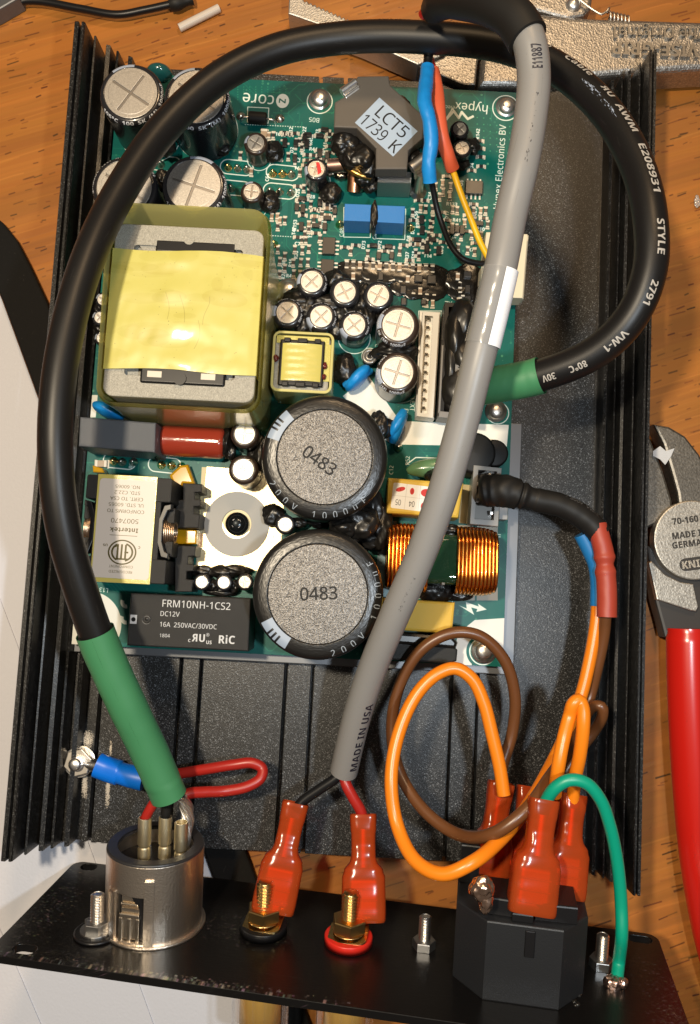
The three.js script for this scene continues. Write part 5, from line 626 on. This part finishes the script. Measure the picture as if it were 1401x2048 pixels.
{ // the mains lead: black sleeve, coloured joints, orange and brown wires
  const t = thing('mains_lead', 'orange and brown wire pair looping from a black sleeve down to the inlet terminals', 'wires', world);
  const k = curve(pts3([[962, 985, 31], [985, 982, 32], [1010, 982, 33], [1040, 990, 33], [1075, 1000, 33], [1120, 1010, 33], [1160, 1030, 33], [1192, 1058, 33], [1200, 1070, 33]]));
  part(t, 'black_sleeve', sweep(k, (s, a) => (s < 0.3 ? 4.3 - 5 * s * s + 0.5 * noise(s * 20, Math.cos(a) * 2, 3) : 3.1 + (0.75 * Math.exp(-(((s - 0.33) / 0.025) ** 2)) * 1) + 0.12 * noise(s * 14, a, 7)) * (s < 0.04 ? 0.75 + s * 6 : 1) - (s > 0.3 && s < 0.42 ? 0.2 : 0), 110, 24), M.blackMatte);
  const fp = print('/ 300V  VW-1', 512, 80, 'rgba(120,120,120,.55)', 60); skin(t, 'printed_lettering', k, 3.15, 0.56, 0.95, -70, -30, fp, { flipV: true });
  const red = curve(pts3([[1194, 1050, 33.5], [1202, 1080, 34], [1208, 1105, 34], [1211, 1140, 34], [1214, 1180, 34], [1214, 1234, 34]])), blue = curve(pts3([[1164, 1068, 31], [1180, 1100, 30.5], [1192, 1128, 30], [1197, 1160, 30], [1197, 1212, 30]]));
  part(t, 'red_sleeve', sweep(red, (s, a) => 2.5 * (1 - 0.13 * Math.exp(-(((s - 0.44) / 0.035) ** 2)) + 0.1 * Math.exp(-(((s - 0.36) / 0.03) ** 2)) + 0.06 * Math.exp(-(((s - 0.52) / 0.03) ** 2)) + 0.02 * noise(s * 9, a, 1)), 110, 22), M.redSleeve); part(t, 'blue_sleeve', sweep(blue, 2.1, 40, 18), mat(lin(0.01, 0.15, 0.4), 0.45));
  const orange = [[1196, 1205, 30], [1192, 1250, 30], [1180, 1320, 30], [1163, 1390, 30], [1140, 1450, 30], [1105, 1525, 32], [1060, 1605, 38], [1005, 1675, 47], [945, 1725, 54], [885, 1748, 53], [832, 1722, 49], [795, 1650, 43], [783, 1560, 41], [797, 1470, 39], [833, 1390, 38], [875, 1348, 38], [912, 1337, 38], [945, 1358, 38], [968, 1405, 38], [985, 1470, 38], [1000, 1535, 38], [1008, 1590, 38]];
  part(t, 'orange_wire', sweep(curve(pts3(orange)), 1.62, 240, 16), M.orange);
  const brown = [[1212, 1225, 33], [1208, 1270, 31], [1196, 1330, 29], [1178, 1400, 27], [1150, 1480, 32], [1100, 1555, 43], [1050, 1622, 50], [985, 1668, 49], [915, 1668, 40], [848, 1620, 34], [800, 1545, 29], [784, 1460, 28], [800, 1370, 29], [845, 1298, 31], [905, 1266, 32], [960, 1272, 32], [1008, 1318, 31], [1030, 1390, 29], [1025, 1465, 27], [1006, 1530, 27], [994, 1600, 28]];
  part(t, 'brown_wire', sweep(curve(pts3(brown)), 1.5, 240, 16), M.brown);
}
{ // the short jumpers between inlet terminals
  const t = thing('orange_jumper', 'short orange jumper wire bent double above the inlet terminals', 'wire', frame(at(1150, 1500, 0)));
  const o = t.frame.o; part(t, 'orange_wire', sweep(curve(pts3([[1110, 1590, 44], [1116, 1540, 48], [1127, 1480, 48], [1140, 1430, 47], [1147, 1408, 48], [1158, 1400, 48], [1166, 1415, 48], [1167, 1450, 48], [1160, 1510, 46], [1150, 1560, 43], [1145, 1610, 41]]).map((p) => p.sub(o))), 1.58, 110, 16), M.orange);
  const b = thing('brown_jumper', 'short brown jumper wire bent double beside the orange one', 'wire', frame(at(1190, 1480, 0))), q = b.frame.o; part(b, 'brown_wire', sweep(curve(pts3([[1075, 1640, 28], [1120, 1560, 28], [1160, 1500, 28], [1190, 1460, 29], [1205, 1432, 32], [1204, 1414, 33], [1190, 1412, 32], [1176, 1424, 30], [1160, 1460, 28], [1130, 1530, 27]]).map((p) => p.sub(q))), 1.4, 110, 16), M.brown);
}
{ // the earth lead: ring terminal, blue sleeve, red wire
  const t = thing('earth_lead', 'red wire with a blue ring terminal bolted to the tray', 'wire', frame(at(240, 1545, 0)));
  const o = t.frame.o, pt = (l) => curve(pts3(l).map((p) => p.sub(o)));
  part(t, 'blue_sleeve', sweep(pt([[195, 1530, 12], [215, 1538, 12], [240, 1546, 12.5], [265, 1553, 13], [288, 1558, 13]]), (s, a) => (s < 0.5 ? 2.5 + 0.5 * Math.abs(Math.sin(a)) : 2.9 + 0.6 * (s - 0.5)) * (s < 0.5 ? 1.12 : 1), 50, 24), M.deepBlue);
  part(t, 'ring', mg(prism(circle(4.2, 36), 0.8, 0.15, [circle(1.9, 24)]).translate(...(() => { const p = at(157, 1525, 11).sub(o); return [p.x, 9.9, p.z]; })()), sweep(pt([[165, 1526, 11], [182, 1529, 11.4], [200, 1533, 12]]), 1.7, 10, 12)), M.tin);
  part(t, 'red_wire', sweep(pt([[280, 1556, 13], [310, 1553, 14], [365, 1546, 17], [420, 1537, 19], [470, 1529, 20], [505, 1526, 20], [525, 1537, 20], [522, 1556, 21], [495, 1573, 22], [450, 1582, 23], [410, 1584, 25], [376, 1588, 27], [362, 1600, 28]]), 1.42, 130, 16), M.redWire);
}

// ---------------------------------------------------------------- the black rear panel, standing on its edge with its right end propped up
const EX = V(0.98718, 0.14224, 0.07231).normalize(), EY0 = V(-0.15268, 0.97355, 0.1694), EY = EY0.addScaledVector(EX, -EY0.dot(EX)).normalize(), EZ = EX.clone().cross(EY);
const PAN = frame(V(-77.68, 1, 75.71), new THREE.Quaternion().setFromRotationMatrix(new THREE.Matrix4().makeBasis(EX, EY, EZ)));
function onPanel(px, py, d) { const r = ray(px, py), o = V(0, EYE, 0), n = EZ, p0 = PAN.o.clone().addScaledVector(EZ, -d), k = p0.sub(o).dot(n) / r.dot(n); return PAN.to(o.addScaledVector(r, k)); }   // local panel coordinates, d mm inside it
const panelAt = (x, y, d) => V(x, y, -d).applyQuaternion(PAN.q).add(PAN.o);
const inward = (g) => g.rotateX(-Math.PI / 2);                                                // turns a shape standing on y = 0 to point into the case
const PW = 158.2, PH = 44.7;
const panel = thing('rear_panel', 'scuffed black metal rear panel standing on edge with sockets through it', 'panel', PAN);
{
  const wear = canvasTex(1024, 320, (g, w, h) => { g.fillStyle = '#0b0a0a'; g.fillRect(0, 0, w, h); const sc = (x, y, n, sx, sy, a) => { for (let i = 0; i < n; i++) { g.fillStyle = `rgba(${150 + rr(-30, 30) | 0},${142 + rr(-30, 30) | 0},${135 + rr(-30, 30) | 0},${rr(0.02, a)})`; g.fillRect(x + sx * (rnd() + rnd() - 1), y + sy * (rnd() + rnd() - 1), rr(1, 5), rr(1, 3)); } };
    sc(30, 160, 700, 50, 170, 0.4); sc(140, 20, 200, 130, 20, 0.25); sc(360, 160, 500, 90, 60, 0.25); sc(1000, 100, 420, 40, 170, 0.3); sc(300, 8, 700, 300, 10, 0.6); sc(720, 180, 260, 150, 60, 0.16); sc(500, 250, 200, 300, 70, 0.1); for (let i = 0; i < 40; i++) { g.strokeStyle = `rgba(160,150,140,${rr(0.04, 0.16)})`; g.lineWidth = rr(0.5, 1.3); const x = rr(0, w), y = rr(0, h); g.beginPath(); g.moveTo(x, y); g.lineTo(x + rr(-80, 80), y + rr(-14, 14)); g.stroke(); } });
  const s = new THREE.Shape(rrect(PW, PH, 3, 6, PW / 2, PH / 2).map(([x, y]) => new THREE.Vector2(x, y)));
  const slot = (px, py, w, h, a = 0) => { const c = onPanel(px, py, 0); s.holes.push(new THREE.Path(rrect(w, h, Math.min(w, h) / 2.05, 6).map(([x, y]) => new THREE.Vector2(c.x + x * Math.cos(a) - y * Math.sin(a), c.y + x * Math.sin(a) + y * Math.cos(a))))); };
  slot(178, 1735, 4.6, 3.4); slot(50, 1899, 5.6, 3.6); slot(1280, 1879, 6, 3.2); s.holes.push(new THREE.Path(circle(2, 20, 153, 40).map(([x, y]) => new THREE.Vector2(x, y))));
  const g = new THREE.ExtrudeGeometry(s, { depth: 1.7, bevelEnabled: true, bevelThickness: 0.15, bevelSize: 0.15, bevelOffset: -0.15, bevelSegments: 2, curveSegments: 8 }), p = g.attributes.position, uv = g.attributes.uv; for (let i = 0; i < p.count; i++) uv.setXY(i, p.getX(i) / PW, THREE.MathUtils.clamp(p.getY(i) / PH, 0.03, 0.97));
  { const nn = g.attributes.normal; for (let i = 0; i < p.count; i++) if (Math.abs(nn.getZ(i)) < 0.5) uv.setXY(i, (p.getX(i) + p.getZ(i) * 2) / PW * 2, 0.4 + p.getZ(i) * 0.01); }
  part(panel, 'plate', g, mat(lin(1, 1, 1), 0.3, { map: wear, bumpMap: coarseTex, bumpScale: 0.00001 }));
  const thread = (r, l) => { const P = [[0, 0]]; for (let y = 0; y < l; y += 0.7) P.push([r, y], [r, y + 0.1], [r * 0.76, y + 0.35], [r * 0.76, y + 0.45]); P.push([r * 0.8, l], [0, l]); return lathe(P, 24); };
  const bolt = (px, py, l, r, washer) => { const c = onPanel(px, py, 0), n = part(panel, 'nut', inward(mg(prism(circle(r * 1.9, 6), r * 1.5, 0.2).translate(0, washer ? 1 : 0.05, 0), ...(washer ? [prism(circle(r * 2.4, 30), 0.5, 0.1).translate(0, 0.9, 0)] : []))), metal(lin(0.45, 0.45, 0.45), 0.35), [c.x, c.y, 0]); part(n, 'bolt', inward(thread(r, l)), M.tin); if (washer) part(n, 'rubber_washer', inward(lathe([[0, 0.05], [r * 3.3, 0.05], [r * 3.3, 0.7], [r * 3, 0.95], [0, 0.95]], 36)), M.black); return n; };
  bolt(194, 1868, 10, 1.65, true); bolt(848, 1896, 8, 1.5, false); bolt(1202, 1934, 8, 1.5, false);
  const e = onPanel(1232, 1968, 0.6); part(panel, 'solder_joint', mg(blob(2, 1.1, 0.9, 0.9).translate(-0.6, 0, 0), blob(1.2, 1, 1, 1).translate(1.4, 0.6, -0.6)), metal(lin(0.6, 0.42, 0.36), 0.3), [e.x, e.y, -0.8]);
  const sc = onPanel(1145, 2010, 0); part(panel, 'solder_burr', mg(...Array.from({ length: 9 }, () => blob(rr(0.3, 0.7), 1, 1, 0.7).translate(rr(-10, 6), rr(-4, 4), -0.2))), M.glue, [sc.x, sc.y, 0]);
}
{ // the round three-pin audio socket
  const c = V(32.5, 23.3, 0), fr = frame(panelAt(c.x, c.y, 0), PAN.q), t = thing('audio_socket', 'nickel three-pin round socket with solder cups standing out of the panel', 'connector', fr), r = 11.9, L = 20;
  const shell = mat(lin(0.72, 0.64, 0.55), 0.35, { metalness: 1, bumpMap: coarseTex, bumpScale: 0.00004 });
  // outer shell, open behind, with a slot for the latch towards the viewer; angle 0 faces up
  const arc = (a0, a1, z0, z1, ro, ri, n = 40) => { const s = new THREE.Shape(); for (let i = 0; i <= n; i++) { const a = R(a0 + (a1 - a0) * i / n); s[i ? 'lineTo' : 'moveTo'](ro * Math.sin(a), ro * Math.cos(a)); } for (let i = n; i >= 0; i--) { const a = R(a0 + (a1 - a0) * i / n); s.lineTo(ri * Math.sin(a), ri * Math.cos(a)); } return new THREE.ExtrudeGeometry(s, { depth: z1 - z0 - 0.3, bevelEnabled: true, bevelThickness: 0.15, bevelSize: 0.12, bevelOffset: -0.12, bevelSegments: 2, curveSegments: 2 }).translate(0, 0, -z1 + 0.15); };
  part(t, 'shell', boxUV(mg(arc(9, 351 - 18, 0, L, r, r - 1.3, 80), arc(-27, 9, 12.5, L, r, r - 1.3, 14), arc(-27, 9, 0, 1.2, r, r - 1.3, 14)), 30), shell);
  part(t, 'shell_rib', boxUV(mg(arc(-36, -28, 0, 13, r + 0.6, r - 0.2, 6), arc(10, 20, 0, 17, r + 0.6, r - 0.2, 6)), 30), shell);
  part(t, 'flange', boxUV(inward(prism(circle(r + 0.9, 60), 0.8, 0.3)), 30), shell, [0, 0, -0.05]);
  part(t, 'latch', mg(bx(4.6, 0.5, 11, 0.2).rotateX(-0.06).translate(-1.9, r - 1.5, -7), bx(1, 1, 6, 0.2).translate(-4, r - 1, -4), bx(1, 1, 6, 0.2).translate(-1.9, r - 1, -4), bx(1, 1, 6, 0.2).translate(0.2, r - 1, -4), bx(5, 0.6, 1, 0.2).translate(-1.9, r - 0.9, -7.4), bx(4.4, 0.5, 2.6, 0.2).rotateX(0.5).translate(-1.9, r - 1.4, -9.4)), metal(lin(0.68, 0.6, 0.5), 0.25));
  part(t, 'insert', inward(mg(cyl(10.5, 10.5, 15.5, 48))), M.black); part(t, 'insert_rim', inward(prism(circle(r - 0.05, 60), 1, 0.35, [circle(9.6, 48)])), mat(lin(0.02, 0.02, 0.022), 0.4), [0, 0, -19.6]);
  const cup = metal(lin(0.9, 0.8, 0.56), 0.4);
  for (const [px, py] of [[289, 1690], [330, 1688], [362, 1700]]) { const q = onPanel(px, py, 19); part(t, 'solder_cup', inward(mg(lathe([[1.6, 0], [1.6, 2.6], [1.35, 3], [1.35, 3.4], [1.7, 3.8], [1.7, 10.5], [1.3, 10.6], [1.3, 4.6], [0, 4.6]], 24))), cup, [q.x - c.x, q.y - c.y, -15.6]); }
  const into = (l) => curve(l.map(([x, y, d]) => { const v = onPanel(x, y, d); return V(v.x - c.x, v.y - c.y, -d); }));
  part(t, 'red_wire', sweep(into([[289, 1652, 23], [292, 1635, 26], [303, 1614, 29], [318, 1590, 32]]), 1.25, 24, 12), M.redWire); part(t, 'black_wire', sweep(into([[330, 1650, 23], [332, 1630, 26], [334, 1608, 29], [336, 1590, 32]]), 1.3, 24, 12), M.blackMatte);
  const braid = []; const bc = [[368, 1700, 18], [372, 1670, 21.5], [376, 1640, 25], [372, 1610, 29], [362, 1592, 32]].map(([x, y, d]) => { const v = onPanel(x, y, d); return V(v.x - c.x, v.y - c.y, -d); });
  for (let i = 0; i < 16; i++) { const a = i / 16 * 6.28; braid.push(sweep(curve(bc.map((p, j) => p.clone().add(V(1.35 * Math.cos(a + j * 1.1) * rr(0.7, 1.15), 1.35 * Math.sin(a + j * 1.1) * rr(0.7, 1.15), 0)))), 0.34, 26, 6)); }
  part(t, 'braid', mg(braid, sweep(curve(bc), 1.2, 24, 10)), metal(lin(0.85, 0.82, 0.78), 0.38));
}
// binding posts
function bindingPost(px, py, label, ring, washerLabel) {
  const p = onPanel(px, py, 0), fr = frame(panelAt(p.x, p.y, 0), PAN.q), t = thing('binding_post', label, 'binding post', fr);
  const P = [[0, 0]]; for (let y = 0; y < 11; y += 0.8) P.push([2.05, y], [2.05, y + 0.1], [1.62, y + 0.4], [1.62, y + 0.5]); P.push([1.6, 11.4], [0, 11.5]);
  part(t, 'insulator', inward(lathe([[0, 0.05], [5.9, 0.05], [5.9, 1.9], [5.5, 2.2], [0, 2.2]], 40)), ring);
  part(t, 'washer', inward(prism(rrect(9.6, 8.4, 2), 0.5, 0.12, [circle(2.1, 20)])), M.gold, [0, 0, -2.3], [0.12, 0.06, 0]);
  part(t, 'nut', inward(mg(prism(circle(4.3, 6), 3, 0.3), lathe([[3.9, -0.4], [3.9, 0], [0, 0]], 30))), M.brass, [0, 0, -3.4], [0, 0, 0.3]);
  part(t, 'stud', inward(lathe(P, 28)), M.brass, [0, 0, -1.5]);
  part(t, 'knob', mg(lathe([[5.9, 0], [6.6, 0.1], [7, 0.6], [7, 37], [6.4, 38]], 40).rotateX(Math.PI / 2), ...Array.from({ length: 16 }, (_, i) => bx(0.5, 0.4, 36, 0.15).translate(0, 7, 18.5).applyMatrix4(new THREE.Matrix4().makeRotationZ(i / 16 * 6.283)))), mat(lin(1, 1, 1), 0.04, { transmission: 1, thickness: 0 }), [0, 0, 2.1]);
  const K = []; for (let i = 0; i < 20; i++) K.push(bx(0.5, 0.9, 2.4, 0.15).translate(0, 5.3, 0).applyMatrix4(new THREE.Matrix4().makeRotationZ(i / 20 * 6.283))); part(t, 'collar', mg(lathe([[0, 0], [5.3, 0], [5.3, 9], [4.6, 9.4], [4.6, 12], [5.2, 12.4], [5.2, 21], [0, 21]], 40).rotateX(Math.PI / 2), ...K.map((k) => k.translate(0, 0, 1.6))), mat(lin(0.6, 0.36, 0.09), 0.3, { metalness: 0.45 }), [0, 0, 2.4]);
}
bindingPost(527, 1862, 'brass binding post with a black insulating ring, left of the pair', M.black); bindingPost(697, 1885, 'brass binding post with a red insulating ring, right of the pair', mat(lin(0.55, 0.02, 0.012), 0.35));
{ // the mains inlet
  const c = onPanel(1052, 1965, 0), fr = frame(panelAt(c.x, c.y, 0), PAN.q), t = thing('mains_inlet', 'black plastic mains inlet block at the right of the panel', 'mains inlet', fr), q = (px, py, d) => { const v = onPanel(px, py, d); return [v.x - c.x, v.y - c.y]; };
  const ym = q(1045, 2012, 0)[1], yb = ym - 24, xl = q(965, 2010, 0)[0], xr = q(1118, 2030, 0)[0], XL = q(905, 1960, 0)[0], XR = q(1165, 1985, 0)[0];
  const ext = (pts, z0, z1, b = 0.4) => new THREE.ExtrudeGeometry(new THREE.Shape(pts.map((p) => new THREE.Vector2(...p))), { depth: z1 - z0 - 2 * b, bevelEnabled: true, bevelThickness: b, bevelSize: b, bevelOffset: -b, bevelSegments: 2 }).translate(0, 0, -z1 + b);
  part(t, 'housing', boxUV(ext([[xl, ym], [xr, ym], [XR, ym - 7], [XR, yb], [XL, yb], [XL, ym - 7]], 0, 18.5), 30), mat(lin(0.009, 0.01, 0.012), 0.5, { bumpMap: grainTex, bumpScale: 0.00002 }));
  part(t, 'rear_step', mg(ext([[xl - 1.5, ym - 2.6], [xl + 6, ym - 2.2], [xl + 6, ym - 12], [xl - 1.5, ym - 12]], 18.4, 22.6), ext([[xr - 6, ym - 2.2], [xr + 3, ym - 2.6], [xr + 3, ym - 12], [xr - 6, ym - 12]], 18.4, 22.6), ext([[xl + 5.4, ym - 0.8], [xr - 6.6, ym - 0.8], [xr - 6.6, ym - 5], [xl + 5.4, ym - 5]], 18.4, 20.6), ext([[XL + 0.4, ym - 15], [XL + 4.8, ym - 15], [XL + 4.8, yb], [XL + 0.4, yb]], 18.4, 28)), M.black);
  part(t, 'moulded_mark', ext(rrect(2.2, 0.6, 0.29, 6, (xl + xr) / 2 + 1.2, ym - 0.1), 11.5, 17.5, 0.1).translate(0, 0.25, 0), M.black);
  part(t, 'flange', ext(rrect(XR - XL + 14, 30, 2, 5, (XL + XR) / 2, ym - 11), -2.4, -1.75, 0.2), M.black);
  const a = q(965, 1768, 28); part(t, 'solder_lump', mg(blob(2.3, 1.1, 0.8, 1.2), blob(1.6, 1, 1, 1.6).translate(1, 0, 3)), metal(lin(0.72, 0.5, 0.38), 0.25), [a[0], a[1], -27]);
}
// ---------------------------------------------------------------- red insulated push-on terminals
const outline = [[0, 5.2, 2.9], [0.02, 5.4, 3.1], [0.1, 5.5, 3.15], [0.4, 5.4, 3.1], [0.47, 4.9, 3], [0.56, 3.35, 2.75], [0.6, 3.1, 2.5], [0.72, 3.05, 2.2], [0.8, 3.1, 2.5], [0.86, 3.3, 2.7], [0.99, 3.45, 2.8], [1, 3.35, 2.7]];
function spade(name, label, wide, narrow, k = 1) {
  const A = at(...wide), Z = at(...narrow), len = A.distanceTo(Z), y = Z.clone().sub(A).normalize(), up = V(0, 1, 0.1).addScaledVector(y, -V(0, 1, 0.1).dot(y)).normalize(), x = y.clone().cross(up), q = new THREE.Quaternion().setFromRotationMatrix(new THREE.Matrix4().makeBasis(x, y, up));
  const t = thing(name, label, 'terminal', frame(A, q), 'red push-on terminals'), n = 60, m = 36, build = (s, t0, t1, close) => { const pos = [], idx = [], rows = 50; for (let i = 0; i <= rows; i++) { const u = t0 + (t1 - t0) * i / rows; let j = 0; while (j < outline.length - 2 && outline[j + 1][0] < u) j++; const f = THREE.MathUtils.smoothstep(u, outline[j][0], outline[j + 1][0]), w = THREE.MathUtils.lerp(outline[j][1], outline[j + 1][1], f) * k, h = THREE.MathUtils.lerp(outline[j][2], outline[j + 1][2], f) * k; for (let a = 0; a <= m; a++) { const an = a / m * 2 * Math.PI, ca = Math.cos(an), sa = Math.sin(an), e = 0.55; pos.push(s * w * Math.sign(ca) * Math.abs(ca) ** e, u * len, s * h * Math.sign(sa) * Math.abs(sa) ** e + 0.14 * noise(u * 9, an, 3)); } } for (let i = 0; i < rows; i++) for (let a = 0; a < m; a++) { const b = i * (m + 1) + a, d = b + m + 1; idx.push(b, d, b + 1, b + 1, d, d + 1); } if (close) for (const [r0, f] of [[0, 1], [rows, -1]]) { const c = pos.length / 3; pos.push(0, pos[r0 * (m + 1) * 3 + 1], 0); for (let a = 0; a < m; a++) { const b = r0 * (m + 1) + a; idx.push(...(f > 0 ? [c, b, b + 1] : [c, b + 1, b])); } } const g = new THREE.BufferGeometry(); g.setAttribute('position', new THREE.Float32BufferAttribute(pos, 3)); g.setAttribute('uv', new THREE.Float32BufferAttribute(new Float32Array(pos.length / 3 * 2), 2)); g.setIndex(idx); g.computeVertexNormals(); return g; };
  part(t, 'insulation', build(1, 0, 1, false), mat(lin(0.6, 0.09, 0.018), 0.17, { transmission: 0.62, thickness: 0, specularIntensity: 0.45 }));
  part(t, 'metal_sleeve', mg(bx(8.4 * k, len * 0.4, 3.4, 1.5, 4).translate(0, len * 0.22, 0), ...[0.1, 0.2, 0.3].map((v) => bx(7 * k, 0.5, 3.7, 0.2).translate(0, len * v, 0)), cyl(1.9 * k, 1.7 * k, len * 0.36, 16).translate(0, len * 0.5, 0)), metal(lin(0.85, 0.55, 0.36), 0.5));
}
spade('push_on_terminal', 'red terminal on the left binding post, with a black wire', [545, 1822, 30], [592, 1605, 26]);
spade('push_on_terminal', 'red terminal on the right binding post, with a red wire', [728, 1843, 32], [727, 1628, 27]);
spade('push_on_terminal', 'red terminal at the left of the inlet, under the orange loop', [972, 1775, 35], [1003, 1565, 33], 0.95);
spade('push_on_terminal', 'red terminal half hidden behind the brown wire', [1040, 1745, 33], [1056, 1572, 29], 0.8);
spade('push_on_terminal', 'red terminal glimpsed at the top under the green wire', [1090, 1720, 31], [1108, 1556, 28], 0.8);
spade('push_on_terminal', 'red terminal at the right of the inlet, with an orange jumper', [1128, 1795, 44], [1148, 1588, 40], 0.9);
spade('push_on_terminal', 'red terminal in front, with the green wire', [1062, 1826, 54], [1088, 1597, 51]);
{
  const end = onPanel(1234, 1960, 1), w = panelAt(end.x, end.y, 1), e2 = onPanel(1238, 1925, 3.5), w2 = panelAt(e2.x, e2.y, 3.5);
  const t = thing('earth_wire', 'green wire arching from the front terminal to the panel', 'wire', world);
  part(t, 'wire', sweep(curve([...pts3([[1086, 1625, 50], [1094, 1600, 51], [1112, 1575, 53], [1140, 1560, 54], [1172, 1566, 54], [1200, 1597, 53], [1220, 1650, 51], [1236, 1730, 48], [1243, 1810, 46], [1244, 1870, 46]]), w2, w]), 1.45, 120, 16), M.greenWire);
}

renderer.render(scene, camera);
